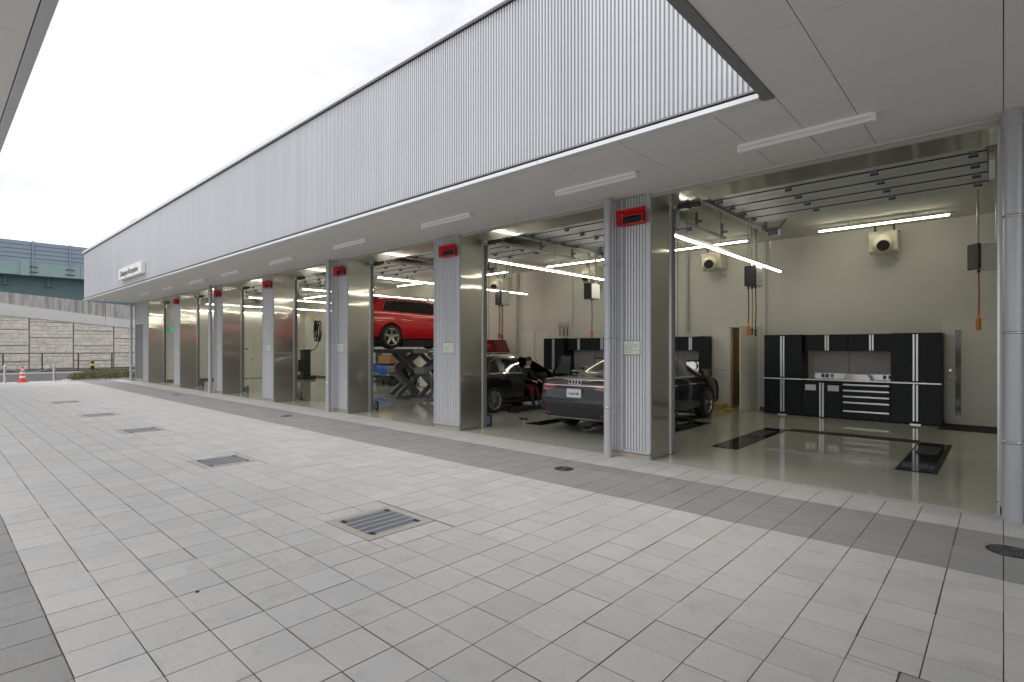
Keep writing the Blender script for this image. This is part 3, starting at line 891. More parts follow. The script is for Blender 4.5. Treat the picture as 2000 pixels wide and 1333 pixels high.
# ------------------------------------------------------------------ raised sectional doors
WH = ['nearest', 'second', 'third', 'fourth', 'fifth', 'sixth', 'last']
hb = MB(); hb.box(-.03, -.045, -.045, .03, .045, -.001); hb.cyl((-.045, 0, -.045), (.045, 0, -.045), .018, n=8, mi=1); HINGE = hb.mesh('hinge', ['galv', 'darkmetal'])
for k, (a, b_) in enumerate(BAYS):
    t = thing('overhead_door', f'raised grey sectional door under the ceiling of the {WH[k]} bay from the right', 'door', ((a + b_) / 2, 7.5, 4.0), 'raised doors over the bays')
    org = root_loc(t)
    Z0, ph = 3.99, .535
    for n in range(6):
        y0 = 7.66 + n * ph
        q = MB(); q.box(a + .13, y0 + .021, Z0, b_ - .13, y0 + ph - .021, Z0 + .04, b=.004)
        q.box(a + .14, y0 + ph * .5 - .006, Z0 - .004, b_ - .14, y0 + ph * .5 + .006, Z0 - .0005)
        po = q.build('door_panel', 'doorpanel', t)
        if n:
            q = MB(); q.box(a + .13, y0 - .020, Z0 - .006, b_ - .13, y0 + .020, Z0 + .035); q.build('seal', 'rubber', t)
            for fx in (.035, .34, .66, .965):
                share('hinge', HINGE, po, (a + .13 + fx * (b_ - a - .26) - org[0], y0 - org[1], Z0 - .001 - org[2]))
    for s_, xx in ((1, a + .065), (-1, b_ - .065)):
        q = MB()
        pth_ = [(xx, 7.56, 3.35)] + [(xx, 7.56 + .42 * (1 - math.cos(u)), 3.55 + .42 * math.sin(u)) for u in [R(d_) for d_ in (0, 22, 45, 67, 90)]] + [(xx, 11.75, 3.97)]
        for i in range(len(pth_) - 1):
            q.beam(pth_[i], pth_[i + 1], .045, .06)
        q.build('track', 'alu', t)
        for yy in (8.9, 10.3, 11.6):
            q = MB(); q.box(xx - .02, yy - .02, 4.0, xx + .02, yy + .02, 4.26); q.box(xx - .09 * (s_ > 0), yy - .015, 4.05, xx + .09 * (s_ < 0) + .02, yy + .015, 4.09); q.build('hanger', 'galv', t)
    q = MB(); q.box(a + .10, 7.50, 3.62, a + .26, 7.62, 3.74, b=.01); q.cyl((a + .26, 7.58, 3.68), (a + .40, 7.58, 3.68), .05, n=10); q.build('drive_unit', 'darkmetal', t)
    q = MB(); q.box(a + .10, 11.6, 3.86, a + .30, 11.74, 4.02, b=.01); q.beam((a + .3, 11.66, 4.0), (a + .62, 11.3, 4.2), .03, .03); q.build('end_bracket', 'galv', t)
    if k < 5:
        q = MB()
        y_ = 7.58
        for i in range(84):
            q.cyl((a + .066, y_, .4 + i * .038), (a + .066, y_, .424 + i * .038), .006, n=5)
        tag(q.build('chain', 'iron', t), kind='stuff')

# ------------------------------------------------------------------ lit strip lamps
def led(a, b_, label, hang=True):
    """strip lamp from a to b_"""
    a, b_ = Vector(a), Vector(b_)
    t = thing('strip_lamp', label, 'lamp', tuple((a + b_) / 2), 'lit strip lamps in the workshop')
    d = (b_ - a).normalized()
    q = MB(); q.beam(a - d * .08, b_ + d * .08, .055, .045); q.build('housing', 'alu', t)
    q = MB(); q.beam(a + Vector((0, 0, -.037)), b_ + Vector((0, 0, -.037)), .034, .026); q.build('diffuser', 'led', t)
    L = (b_ - a).length
    n = 4 if L > 3 else 2
    for i in range(n):
        p = a + d * (L * (i + .5) / n)
        q = MB(); q.cyl(p + Vector((0, 0, .022)), (p.x, p.y, 4.26), .006 if hang else .015, n=6); q.build('hanger', 'clamp', t)


for k, x in enumerate((-3.85, -7.72, -11.68, -15.7, -19.7, -24.0)):
    led((x, 7.75, 3.40), (x, 13.5, 3.40), f'lit strip lamp hanging on rods, running inwards, {ORD[k]} from the right')
led((-28.62, 8.0, 3.42), (-28.62, 13.9, 3.42), 'lit strip lamp washing the far end wall')
for k, x in enumerate((-2.98, -6.72, -10.58, -14.5, -18.5, -22.5, -26.6)):
    led((x, 13.2, 4.16), (x + 2.22, 13.2, 4.16), f'lit strip lamp at the ceiling along the back wall, {ORD[k]} from the right', False)

# ------------------------------------------------------------------ ball fans, hose reels
for k, x in enumerate((-1.90, -5.62, -9.45, -13.35)):
    t = thing('ball_fan', f'cream ball nozzle fan on the back wall, {ORD[k]} from the right', 'fan', (x, 14.3, 3.6), 'ball fans on the back wall')
    q = MB(); q.prism([(13.80, 4.05), (14.26, 4.10), (14.26, 3.66), (13.96, 3.60), (13.84, 3.66)], 'X', x - .25, x + .25); q.build('housing', 'cream', t)
    q = MB(); q.prism([(13.76, 4.052), (14.27, 4.103), (14.27, 4.115), (13.76, 4.066)], 'X', x - .265, x + .265); q.build('hood', 'cream', t)
    bm = bmesh.new(); bmesh.ops.create_uvsphere(bm, u_segments=24, v_segments=14, radius=.205)
    q = MB(); q.bm(bm, 0, True, Matrix.Translation((x, 13.76, 3.80))); bo = q.build('ball', 'cream', t)
    d = Vector((.18, -.90, -.34)).normalized(); c0 = Vector((x, 13.76, 3.80))
    q = MB(); q.cyl(c0 + d * .13, c0 + d * .214, .118, .112, n=24); q.build('nozzle', 'dark', bo)
    q = MB(); q.cyl((x + .18, 14.2, 3.5), (x + .18, 14.28, 3.5), .035, n=10); q.tube([(x + .18, 14.2, 3.5), (x + .12, 14.1, 3.56), (x + .1, 14.0, 3.66)], .008, 6); q.build('cable', 'cream', t)
    for dx in (-.17, .17):
        q = MB(); q.cyl((x + dx, 14.0, 4.08), (x + dx, 14.0, 4.26), .02, n=8); q.build('stem', 'darkmetal', t)


def hose_reel(x, y, label, hoses, rz=0):
    t = thing('hose_reel', label, 'hose reel', (x, y, 2.87), 'hose reels hanging from the ceiling', rz=rz)
    q = MB(); q.box(x - .115, y - .14, 2.90, x + .115, y + .26, 3.32, b=.02); q.build('case', 'white', t)
    q = MB(); q.box(x - .118, y - .19, 2.895, x + .118, y - .14, 3.325, b=.01); q.build('front_panel', 'dark', t)
    for yy in (y - .10, y + .22):
        q = MB(); q.cyl((x, yy, 3.32), (x, yy, 4.26), .016 if yy < y else .03, n=8); q.build('hanger', 'alu', t)
    for i, (dx, m_, zl, end) in enumerate(hoses):
        q = MB(); q.cyl((x + dx, y - .05, 2.90), (x + dx, y - .05, 2.85), .022, n=8, mi=1)
        q.tube([(x + dx, y - .05, 2.86), (x + dx + .012, y - .05, (2.86 + zl) / 2), (x + dx, y - .05, zl)], .011, 6); q.build('hose', [m_, 'dark'], t)
        q = MB()
        if end == 'orange':
            q.box(x + dx - .032, y - .08, zl - .20, x + dx + .032, y - .02, zl, b=.012); q.cyl((x + dx, y - .05, zl), (x + dx, y - .05, zl + .08), .014, n=8); q.build('grip', 'orange', t)
        else:
            q.cyl((x + dx, y - .05, zl - .14), (x + dx, y - .05, zl), .022, .014, n=8); q.cyl((x + dx - .03, y - .05, zl - .03), (x + dx + .03, y - .05, zl - .03), .014, n=6); q.build('nozzle', 'dark', t)


three = [(-.08, 'dark', 2.05, 'orange'), (.0, 'orange', 2.0, 'gun'), (.07, 'dark', 1.97, 'gun')]
hose_reel(-.24, 12.0, 'black and white hose reel with an orange grip hanging by the right edge', [(-.05, 'red', 2.08, 'orange')], R(-50))
hose_reel(-3.97, 12.0, 'black and white hose reel with three hoses hanging in the nearest bay', three)
hose_reel(-8.25, 12.2, 'black hose reel half hidden behind the first downpipe', [(.05, 'dark', 2.05, 'orange')])
hose_reel(-11.40, 12.0, 'white hose reel with three hoses hanging above the black hatchback', three)

# ------------------------------------------------------------------ black workshop cupboards
def handles(mb, x, z0, z1, y):
    for dx in (-.045, .006):
        mb.box(x + dx, y - .03, z0, x + dx + .039, y, z1, b=.006)


def cupboard(name, label, x0, units):
    xe = x0 + sum(u[1] for u in units)
    t = thing(name, label, 'cupboard', ((x0 + xe) / 2, 13.72, 0), 'black cupboards along the back wall')
    x = x0; yf, yb = 13.74, 14.28
    for kind, w_ in units:
        x1 = x + w_
        if kind == 'tall':
            q = MB(); q.box(x + .002, yf + .02, .02, x1 - .002, yb, 1.89); co = q.build('tall_unit', 'cab', t)
            c = (x + x1) / 2
            for z0, z1 in ((.06, .835), (.885, 1.875)):
                for s_, (xa, xb) in ((1, (x + .008, c - .003)), (-1, (c + .003, x1 - .008))):
                    q = MB(); q.box(xa, yf, z0, xb, yf + .02, z1, b=.003); d = q.build('door', 'cab', co)
                    h = MB(); hx = c - .048 if s_ > 0 else c + .009
                    h.box(hx, yf - .028, z0 + .01, hx + .039, yf, z1 - .01, b=.006); h.build('handle', 'alu', d)
            q = MB(); q.box(x + .002, yf - .02, .838, x1 - .002, yf + .02, .868, b=.004); q.build('mid_rail', 'alu', co)
            q = MB(); q.box(c - .09, yf - .03, 0, c + .09, yf + .03, .02); q.build('foot', 'alu', co)
        elif kind == 'side':
            q = MB(); q.box(x + .002, yf + .02, .02, x1, yb, 1.89, b=.004); q.build('side_panel', 'cab', t)
        else:
            q = MB(); q.box(x + .002, yf + .02, .02, x1 - .002, yb, .84); co = q.build('base_unit', 'cab', t)
            dx1 = x + w_ * .48
            c = (x + dx1) / 2
            for s_, (xa, xb) in ((1, (x + .012, c - .003)), (-1, (c + .003, dx1 - .012))):
                q = MB(); q.box(xa, yf, .05, xb, yf + .02, .80, b=.003); d = q.build('door', 'cab', co)
                h = MB(); hx = c - .048 if s_ > 0 else c + .009
                h.box(hx, yf - .028, .02, hx + .039, yf, .79, b=.006); h.build('handle', 'alu', d)
                m_ = (xa + xb) / 2 - s_ * .03
                h = MB(); h.box(m_ - .11, yf - .004, .61, m_ + .11, yf - .0005, .74); h.build('label_card', 'plate', d)
            zs = [.79, .66, .53, .40, .21]
            for i, z in enumerate(zs):
                zl = zs[i + 1] + .012 if i < 4 else .05
                q = MB(); q.box(dx1 + .012, yf, zl, x1 - .008, yf + .02, z, b=.003); d = q.build('drawer', 'cab', co)
                h = MB(); h.box(dx1 + .014, yf - .026, z - .042, x1 - .012, yf, z - .004, b=.008); h.build('pull', 'alu', d)
            q = MB(); q.box(x + .002, yf - .03, .842, x1 - .002, yb, .868, b=.004); q.build('worktop', 'alu', t)
            q = MB(); q.box(x + .15, yb - .03, .99, x1 - .01, yb, 1.51); bo = q.build('back_panel', 'pale', t)
            q = MB(); q.box(x + w_ * .5 - .012, yb - .034, .99, x + w_ * .5 + .012, yb - .03, 1.51); q.build('joint', 'greytrim', bo)
            q = MB(); q.box(x + .15, yb - .025, .87, x1 - .01, yb, .99); so = q.build('socket_rail', 'alu', t)
            for fx in (.19, .24, .30, .90, .96):
                q = MB(); q.box(x + w_ * fx - .03, yb - .05, .89, x + w_ * fx + .03, yb - .025, .975, b=.004); q.build('socket', 'darkmetal' if fx != .30 else 'pale', so)
            q = MB(); q.box(x + .02, 13.9, 1.52, x1 - .002, yb, 1.885); uo = q.build('wall_unit', 'cab', t)
            for fx0, fx1, hs in ((.02, .285, 1), (.285, .53, -1), (.53, .79, 1), (.79, .995, -1)):
                xa, xb = x + w_ * fx0 + .003, x + w_ * fx1 - .003
                q = MB(); q.box(xa, 13.88, 1.515, xb, 13.90, 1.88, b=.003); d = q.build('door', 'cab', uo)
                hx = xb - .042 if hs > 0 else xa + .003
                h = MB(); h.box(hx, 13.852, 1.52, hx + .039, 13.88, 1.87, b=.006); h.build('handle', 'alu', d)
        x = x1
    return t


cupboard('tool_cupboard', 'wide black cupboard wall with drawers and a worktop in the nearest bay', -4.29, [('tall', .84), ('mid', 1.69), ('tall', .85)])
cupboard('tool_cupboard', 'black cupboard half hidden behind the grey saloon', -7.70, [('tall', .50), ('mid', 1.27), ('side', .14)])
cupboard('tool_cupboard', 'black cupboard wall behind the black hatchback and its open door', -11.17, [('tall', .84), ('mid', 1.69), ('tall', .85)])
q = MB(); q.lathe([(.001, 0), (.20, 0), (.22, .02), (.205, .09), (.23, .13)], (-2.4, 14.02, .868), n=24)
q = MB(); q.prism([(-2.66, .869), (-2.14, .869), (-2.2, .99), (-2.62, 1.0)], 'Y', 13.92, 14.06)
tag(q.build('steel_bin', 'steel', org=(-2.4, 13.98, .868)), 'steel bowl-shaped bin on the worktop of the nearest cupboard', 'bin')
q = MB(); q.box(-6.36, 13.86, .869, -5.88, 14.1, 1.25, b=.05); q.cyl((-6.12, 13.85, 1.1), (-6.12, 13.80, 1.1), .1, .12, n=16)
tag(q.build('chrome_machine', 'chrome', org=(-6.12, 14, .868)), 'shiny metal apparatus in the cupboard niche beyond the grey saloon', 'machine')
t = thing('picture_frame', 'small dark framed picture standing in the niche behind the saloon', 'frame', (-9.2, 14.1, .87))
q = MB(); q.box(-9.42, 14.10, .869, -8.98, 14.13, 1.28); q.build('frame', 'dark', t)
q = MB(); q.box(-9.38, 14.096, .91, -9.02, 14.0995, 1.24); q.build('print', 'pale', t)

# ------------------------------------------------------------------ doors of the workshop (parts of the building)
def wall_door(xa, xb, zt, hinge_side, slit=None):
    fr = MB(); fr.box(xa - .04, 14.268, .09, xa, 14.299, zt + .04); fr.box(xb, 14.268, .09, xb + .04, 14.299, zt + .04); fr.box(xa, 14.268, zt, xb, 14.299, zt + .04)
    fo = fr.build('door_frame', 'doorleaf', BLD)
    q = MB(); q.box(xa + .004, 14.262, .02, xb - .004, 14.284, zt - .004); q.build('door_leaf', 'doorleaf', fo)
    hx = xa + .09 if hinge_side > 0 else xb - .09
    q = MB(); q.cyl((hx, 14.262, 1.0), (hx, 14.21, 1.0), .012, n=8); q.cyl((hx, 14.215, 1.0), (hx + .11 * hinge_side, 14.215, 1.0), .009, n=8)
    q.build('door_handle', 'clamp', fo)
    q = MB(); q.cyl((hx, 14.262, 1.12), (hx, 14.25, 1.12), .025, n=12); q.build('door_lock', 'clamp', fo)
    if slit:
        q = MB(); q.box(slit[0], 14.256, slit[2], slit[1], 14.2615, slit[3]); q.build('glass_slit', 'clearglass', fo)


wall_door(-.90, .0, 2.11, 1, (-.73, -.64, .20, 1.95))
wall_door(-12.60, -12.0, 2.08, -1)
wall_door(-11.98, -11.38, 2.08, 1)
wall_door(-5.72, -5.33, 2.12, -1)
q = MB(); q.box(-.95, 13.3, .001, .3, 14.22, .012, b=.004)
tag(q.build('door_mat', 'rubber', org=(-.3, 13.7, 0)), 'dark mat in front of the door at the right edge', 'mat')
# store room behind the half-open leaf
q = MB(); q.box(-6.2, 16.2, 0, -4.0, 16.3, 2.6); q.box(-6.3, 14.5, 0, -6.2, 16.3, 2.6); q.box(-4.0, 14.5, 0, -3.9, 16.3, 2.6); q.box(-6.2, 14.5, 2.5, -4.0, 16.2, 2.6); q.box(-6.2, 14.5, -.04, -4.0, 16.2, -.001)
q.build('store_room', 'store_wall', BLD)
q = MB(); q.box(-5.3, 15.2, 2.46, -4.9, 15.24, 2.49)
tag(q.build('store_lamp', 'led', org=(-5.1, 15.2, 2.5)), 'lamp inside the store room behind the half-open door', 'lamp')
q = MB(); q.box(-5.5, 15.4, 0, -4.4, 16.0, .9, b=.02)
tag(q.build('dark_bin', 'dark', org=(-5, 15.7, 0)), 'dark low cabinet inside the store room', 'cabinet')
fr = MB(); fr.box(-4.60, 14.268, .0, -4.56, 14.299, 2.16); fr.box(-5.33, 14.268, 2.12, -4.60, 14.299, 2.16); fo = fr.build('door_frame', 'doorleaf', BLD)
q = MB(); q.beam((-4.615, 14.25, 1.065), (-4.80, 13.58, 1.065), .035, 2.11); q.build('door_leaf', 'doorleaf', fo)
q = MB(); q.cyl((-4.79, 13.66, 1.0), (-4.86, 13.68, 1.0), .012, n=8); q.cyl((-4.855, 13.68, 1.0), (-4.82, 13.79, 1.0), .009, n=8); q.build('door_handle', 'clamp', fo)

# wall conduits, wall notice, hung straps
for k, (x, y, z0, z1, r) in enumerate(((-4.40, 14.26, 1.9, 4.26, .014), (-6.45, 14.25, 2.0, 4.2, .035), (-10.38, 14.27, 2.2, 4.26, .010), (-12.75, 14.2, 0.0, 4.2, .05), (-13.6, 14.26, 1.6, 4.2, .014))):
    q = MB(); q.cyl((x, y, z0), (x, y, z1), r, n=10); q.box(x - .03, y + .0, z1 * .6, x + .03, 14.299, z1 * .6 + .03)
    q.build('conduit', 'pale' if r > .03 else 'pipe', BLD)
t = thing('wall_notice', 'yellow notice sheet on the back wall beside the half-open door', 'notice', (-5.9, 14.3, 1.43))
q = MB(); q.box(-6.0, 14.294, 1.43, -5.79, 14.299, 1.68); q.build('sheet', 'ylabel', t)
q = MB()
for z in (1.48, 1.54, 1.60): q.box(-5.96, 14.2925, z, -5.83, 14.2935, z + .014)
tag(q.build('print', 'ink', t), kind='stuff')
for k, x in enumerate((-10.88, -10.72, -10.57)):
    t = thing('hook_strap', f'hooked strap hanging on the wall above the black cupboards, {["left", "middle", "right"][k]} of three', 'strap', (x, 14.25, 1.95), 'straps on the wall')
    q = MB(); q.tube([(x + .05 * math.sin(u), 14.24, 2.33 + .075 * math.cos(u)) for u in [R(d) for d in range(0, 361, 30)]], .011, 6); q.build('hook', 'clamp', t)
    q = MB(); q.beam((x, 14.24, 2.26), (x + .01, 14.24, 1.98), .03, .02); q.build('webbing', 'red' if k == 0 else 'darkmetal', t)
t = thing('exit_sign', 'green running-man exit sign on the far end wall', 'sign', (-28.74, 7.75, 2.3))
q = MB(); q.box(-28.75, 7.62, 2.31, -28.70, 7.88, 2.55, b=.005); q.build('box', 'greenplastic', t)
q = MB()
x_ = -28.698
def seg(a, b, w=.022): q.beam((x_, a[0], a[1]), (x_, b[0], b[1]), .004, w)
q.cyl((x_ - .002, 7.765, 2.50), (x_ + .002, 7.765, 2.50), .017, n=10)
seg((7.75, 2.475), (7.735, 2.415), .03); seg((7.735, 2.415), (7.775, 2.385)); seg((7.775, 2.385), (7.765, 2.34)); seg((7.735, 2.415), (7.705, 2.375)); seg((7.705, 2.375), (7.665, 2.37))
seg((7.75, 2.47), (7.79, 2.44), .014); seg((7.745, 2.47), (7.71, 2.455), .014)
q.box(x_ - .002, 7.80, 2.335, x_ + .001, 7.855, 2.52)
q.build('pictogram', 'white', t)
# door on the far end wall
fr = MB(); fr.box(-28.75, 10.9, .09, -28.72, 10.94, 2.14); fr.box(-28.75, 12.1, .09, -28.72, 12.14, 2.14); fr.box(-28.75, 10.94, 2.10, -28.72, 12.1, 2.14); fo = fr.build('door_frame', 'doorleaf', BLD)
for a, b_ in ((10.945, 11.51), (11.52, 12.095)):
    q = MB(); q.box(-28.745, a, .02, -28.727, b_, 2.09); q.build('door_leaf', 'doorleaf', fo)
q = MB(); q.cyl((-28.727, 11.45, 1.0), (-28.68, 11.45, 1.0), .015, n=8); q.cyl((-28.69, 11.45, 1.0), (-28.69, 11.35, 1.0), .01, n=8); q.build('door_handle', 'darkmetal', fo)
q = MB(); q.box(-28.727, 11.1, 1.5, -28.722, 11.24, 1.55); q.build('door_plate', 'darkmetal', fo)

# ------------------------------------------------------------------ in-floor lifts
def floor_lift(cx, y0, label, group='lifts sunk in the floor'):
    t = thing('floor_lift', label, 'lift', (cx, y0, 0), group)
    for s_ in (-1, 1):
        xa, xb = (cx - 1.42, cx - 1.0) if s_ < 0 else (cx + 1.0, cx + 1.44)
        q = MB(); q.box(xa, y0, .0005, xb, y0 + 2.75, .003); fo = q.build('pit_frame', 'rubber', t)
        q = MB(); q.box(xa + .02, y0 + .03, .003, xb - .055 if s_ > 0 else xb - .02, y0 + 1.30, .007, b=.001); q.build('cover_plate', 'screen', fo)
        q = MB(); q.box(xa + .02, y0 + 1.32, .003, xb - .055 if s_ > 0 else xb - .02, y0 + 2.70, .007, b=.001); q.build('cover_plate', 'screen', fo)
        q = MB(); q.box(xa + .07, y0 + 1.5, .007, xb - .11, y0 + 2.3, .012, b=.002); q.build('lift_pad', 'dark', fo)
        q = MB(); q.box(xa + .10, y0 + 1.42, .0072, xb - .2, y0 + 1.46, .011); q.box(xb - .12, y0 + .3, .0072, xb - .11, y0 + .7, .009); q.build('slot', 'rubber', fo)
    q = MB(); q.box(cx - 1.0, y0 + 2.58, .0005, cx + 1.0, y0 + 2.95, .004); q.build('cross_cover', 'rubber', t)


floor_lift(-2.05, 8.50, 'dark lift plates sunk in the floor of the nearest bay')
floor_lift(-5.95, 8.45, 'dark lift plates sunk in the floor under the grey saloon')
# ------------------------------------------------------------------ cars
def bake(obj):
    dg = bpy.context.evaluated_depsgraph_get()
    dg.update()
    me = bpy.data.meshes.new_from_object(obj.evaluated_get(dg))
    return me


def ring(st):
    """half section of the body, from the underside to the roof: 10 points (x, y, z)"""
    y, hw, zb, zbelt, zt, rw, cab = st[:7]
    dy = st[7] if len(st) > 7 else None
    zm = zb + (zbelt - zb) * .52
    pts = [(0, zb), (hw * .80, zb), (hw * .965, zb + .09), (hw, zm), (hw * .985, zbelt - .09), (hw * .955, zbelt)]
    if cab:
        pts += [(hw * .925, zbelt + .025), (rw, zt - .075), (rw * .84, zt - .012), (0, zt)]
    else:
        pts += [(hw * .90, zt - .03), (hw * .74, zt - .008), (hw * .40, zt), (0, zt)]
    return [Vector((x, y + (dy[i] if dy else 0), z)) for i, (x, z) in enumerate(pts)]


def body_mesh(name, stations, glass_pairs, screens, crease, rear_glass=None, openings=()):
    """subdivided shell. material 0 body, 1 glass; openings are (pair, strip) left out on the right side"""
    bm = bmesh.new()
    K = 10
    rows = []
    for st in stations:
        rg = ring(st)
        rv = {}
        for k in range(K):
            c = bm.verts.new(rg[k])
            rv[(1, k)] = c
            rv[(-1, k)] = c if rg[k].x == 0 else bm.verts.new((-rg[k].x, rg[k].y, rg[k].z))
        rows.append((rv, rg))
    cl = bm.edges.layers.float.new('crease_edge')
    for i in range(len(rows) - 1):
        for s in (1, -1):
            for k in range(K - 1):
                if s == 1 and (i, k) in openings: continue
                vs = [rows[i][0][(s, k)], rows[i + 1][0][(s, k)], rows[i + 1][0][(s, k + 1)], rows[i][0][(s, k + 1)]]
                f = bm.faces.new(vs if s > 0 else list(reversed(vs)))
                if k == 6 and i in glass_pairs: f.material_index = 1
                if k in (7, 8) and i in screens: f.material_index = 1
    # end caps
    for end in (0, len(rows) - 1):
        rv, rg = rows[end]
        sgn = -1 if end == 0 else 1
        cv = {}
        for k in range(K):
            if rg[k].x == 0: cv[k] = rv[(1, k)]
            else: cv[k] = bm.verts.new((0, rg[k].y + sgn * .05 * (1 if k < 7 else .4), rg[k].z))
        for k in range(K - 1):
            for s in (1, -1):
                q = [rv[(s, k)], rv[(s, k + 1)], cv[k + 1], cv[k]]
                u = []
                for v in q:
                    if v not in u: u.append(v)
                if len(u) >= 3:
                    f = bm.faces.new(u)
                    if end == 0 and rear_glass == k: f.material_index = 1
    bmesh.ops.recalc_face_normals(bm, faces=bm.faces)
    inv = {}
    for i, (rv, rg) in enumerate(rows):
        for (s, k), v in rv.items(): inv[v] = (i, k)
    for e in bm.edges:
        a, b = inv.get(e.verts[0]), inv.get(e.verts[1])
        if a and b:
            if a[1] == b[1] and a[1] in crease: e[cl] = crease[a[1]]
            if a[0] == b[0] and a[0] in (0, len(rows) - 1): e[cl] = .55
    me = bpy.data.meshes.new(name)
    bm.to_mesh(me); bm.free()
    o = bpy.data.objects.new(name, me); COL.objects.link(o)
    for _ in range(2): me.materials.append(MT['dark'])
    md = o.modifiers.new('sub', 'SUBSURF'); md.levels = 3; md.render_levels = 3
    return o


def cut_wells(o, axles, r, hw, zc):
    m = MB()
    for ya in axles:
        for s in (1, -1):
            m.cyl((s * (hw - .26), ya, zc), (s * (hw + .2), ya, zc), r, n=40)
    cme = m.mesh('well_cutter', 'dark')
    c = bpy.data.objects.new('well_cutter', cme); COL.objects.link(c)
    b = o.modifiers.new('wells', 'BOOLEAN'); b.object = c; b.operation = 'DIFFERENCE'; b.solver = 'EXACT'
    me = bake(o)
    bpy.data.objects.remove(c); bpy.data.objects.remove(o)
    return me


def split_mat(me, idx, name, mat):
    bm = bmesh.new(); bm.from_mesh(me)
    bmesh.ops.delete(bm, geom=[f for f in bm.faces if (f.material_index == 1) != (idx == 1)], context='FACES')
    for f in bm.faces: f.material_index = 0; f.smooth = True
    r = bpy.data.meshes.new(name); bm.to_mesh(r); bm.free()
    r.materials.clear(); r.materials.append(MT[mat])
    return r


class Surf:
    """lays strips and patches on a body surface"""
    def __init__(s, me):
        bm = bmesh.new(); bm.from_mesh(me); s.t = BVHTree.FromBMesh(bm); bm.free()

    def hit(s, p, d, lift):
        r = s.t.ray_cast(Vector(p), Vector(d))
        if r[0] is None: return None
        return r[0] - Vector(d).normalized() * lift

    def patch(s, mb, poly_rows, to3, d, lift=.004, mi=0):
        """poly_rows: rows of equal length of 2-D points; to3 maps them to ray origins"""
        grid = []
        for row in poly_rows:
            g = []
            for p in row:
                h = s.hit(to3(p), d, lift)
                if h is None: h = Vector(to3(p)) + Vector(d) * 2.0
                g.append(h)
            grid.append(g)
        nr, nc = len(grid), len(grid[0])
        vs = [p for g in grid for p in g]
        fs = [(i * nc + j, i * nc + j + 1, (i + 1) * nc + j + 1, (i + 1) * nc + j) for i in range(nr - 1) for j in range(nc - 1)]
        mb.add(vs, fs, mi, True)

    def strip(s, mb, line, w, to3, d, lift=.003, mi=0, step=.05):
        pts = []
        for i in range(len(line) - 1):
            a, b = Vector(line[i]), Vector(line[i + 1])
            n = max(1, int((b - a).length / step))
            pts += [a + (b - a) * (j / n) for j in range(n)]
        pts.append(Vector(line[-1]))
        rows = [[], []]
        for i, p in enumerate(pts):
            t = (pts[min(i + 1, len(pts) - 1)] - pts[max(i - 1, 0)]).normalized()
            n = Vector((-t.y, t.x)) * (w / 2)
            rows[0].append(p + n); rows[1].append(p - n)
        s.patch(mb, rows, to3, d, lift, mi)


def quad_rows(a, b, c, d, nu=8, nv=4):
    """grid of 2-D points over the quad a-b (bottom) d-c (top)"""
    a, b, c, d = map(Vector, (a, b, c, d))
    return [[(a.lerp(b, u / nu)).lerp(d.lerp(c, u / nu), v / nv) for u in range(nu + 1)] for v in range(nv + 1)]


def wheel(parent, x, y, z, r, side, spokes, rim_mat, style):
    w_ = .225
    xo = x; xi = x - side * w_
    rr = r * .70
    q = MB()
    prof = [(rr * .98, .005), (rr * 1.06, .0), (r * .90, .0), (r * .97, .012), (r, .035), (r, w_ - .035), (r * .97, w_ - .012), (r * .9, w_), (rr, w_)]
    q.lathe([(a, -side * h) for a, h in prof], (xo, y, z), 'X', n=40)
    to = q.build('wheel', 'rubber', parent, org=(0, 0, 0))
    q = MB()
    q.lathe([(rr, -side * .002), (rr * .965, side * .002), (rr * .93, -side * .012), (rr * .90, -side * .07), (rr * .86, -side * .15)], (xo, y, z), 'X', n=40)
    ro = q.build('rim', rim_mat, to, org=(0, 0, 0))
    q = MB()
    q.lathe([(rr * .9, -side * .10), (.02, -side * .10)], (xo, y, z), 'X', n=24)
    q.build('brake_disc', 'darkmetal', to, org=(0, 0, 0))
    q = MB()
    for i in range(spokes):
        a = 2 * math.pi * i / spokes + .3
        pairs = ((-.5, .5),) if style == 'wide' else ((-.9, -.25), (.25, .9))
        for (l0, l1) in pairs:
            wi, wo = (.34, .22) if style == 'wide' else (.10, .30)
            pts = []
            for (rad, hwid) in ((rr * .16, wi * rr * .5), (rr * .95, wo * rr * .55)):
                for l in (l0, l1):
                    ty, tz = math.cos(a), math.sin(a); ny, nz = -tz, ty
                    off = l * hwid * (2 if style == 'wide' else 1.1)
                    pts.append((y + ty * rad + ny * off, z + tz * rad + nz * off))
            p0, p1, p2, p3 = pts
            f0 = [(xo - side * (.028 if k < 2 else .012), yy, zz) for k, (yy, zz) in enumerate((p0, p1, p2, p3))]
            f1 = [(xo - side * .06, yy, zz) for (yy, zz) in (p0, p1, p2, p3)]
            q.add(f0 + f1, [(0, 1, 3, 2), (4, 6, 7, 5), (0, 2, 6, 4), (1, 5, 7, 3), (2, 3, 7, 6), (0, 4, 5, 1)], 0)
    q.cyl((xo - side * .05, y, z), (xo - side * .018, y, z), rr * .22, rr * .17, n=16)
    q.build('spokes', rim_mat, to, org=(0, 0, 0))
    return to


def car_parts(root, me, paint):
    b = split_mat(me, 0, 'body', paint); g = split_mat(me, 1, 'window', 'glass')
    bo = share('body', b, root); go = share('window', g, root)
    return bo, go


RIGHT = (-1, 0, 0)
def side3(p): return (3, p[0], p[1])
REAR = (0, 1, 0)
def rear3(p): return (p[0], -3, p[1])


def rings_badge(mb, cx, y, z, r, g=.0):
    for i in range(4):
        c = cx + (i - 1.5) * r * 1.45
        mb.tube([(c + r * math.cos(u), y, z + r * math.sin(u)) for u in [R(d) for d in range(0, 361, 20)]], r * .16, 6)


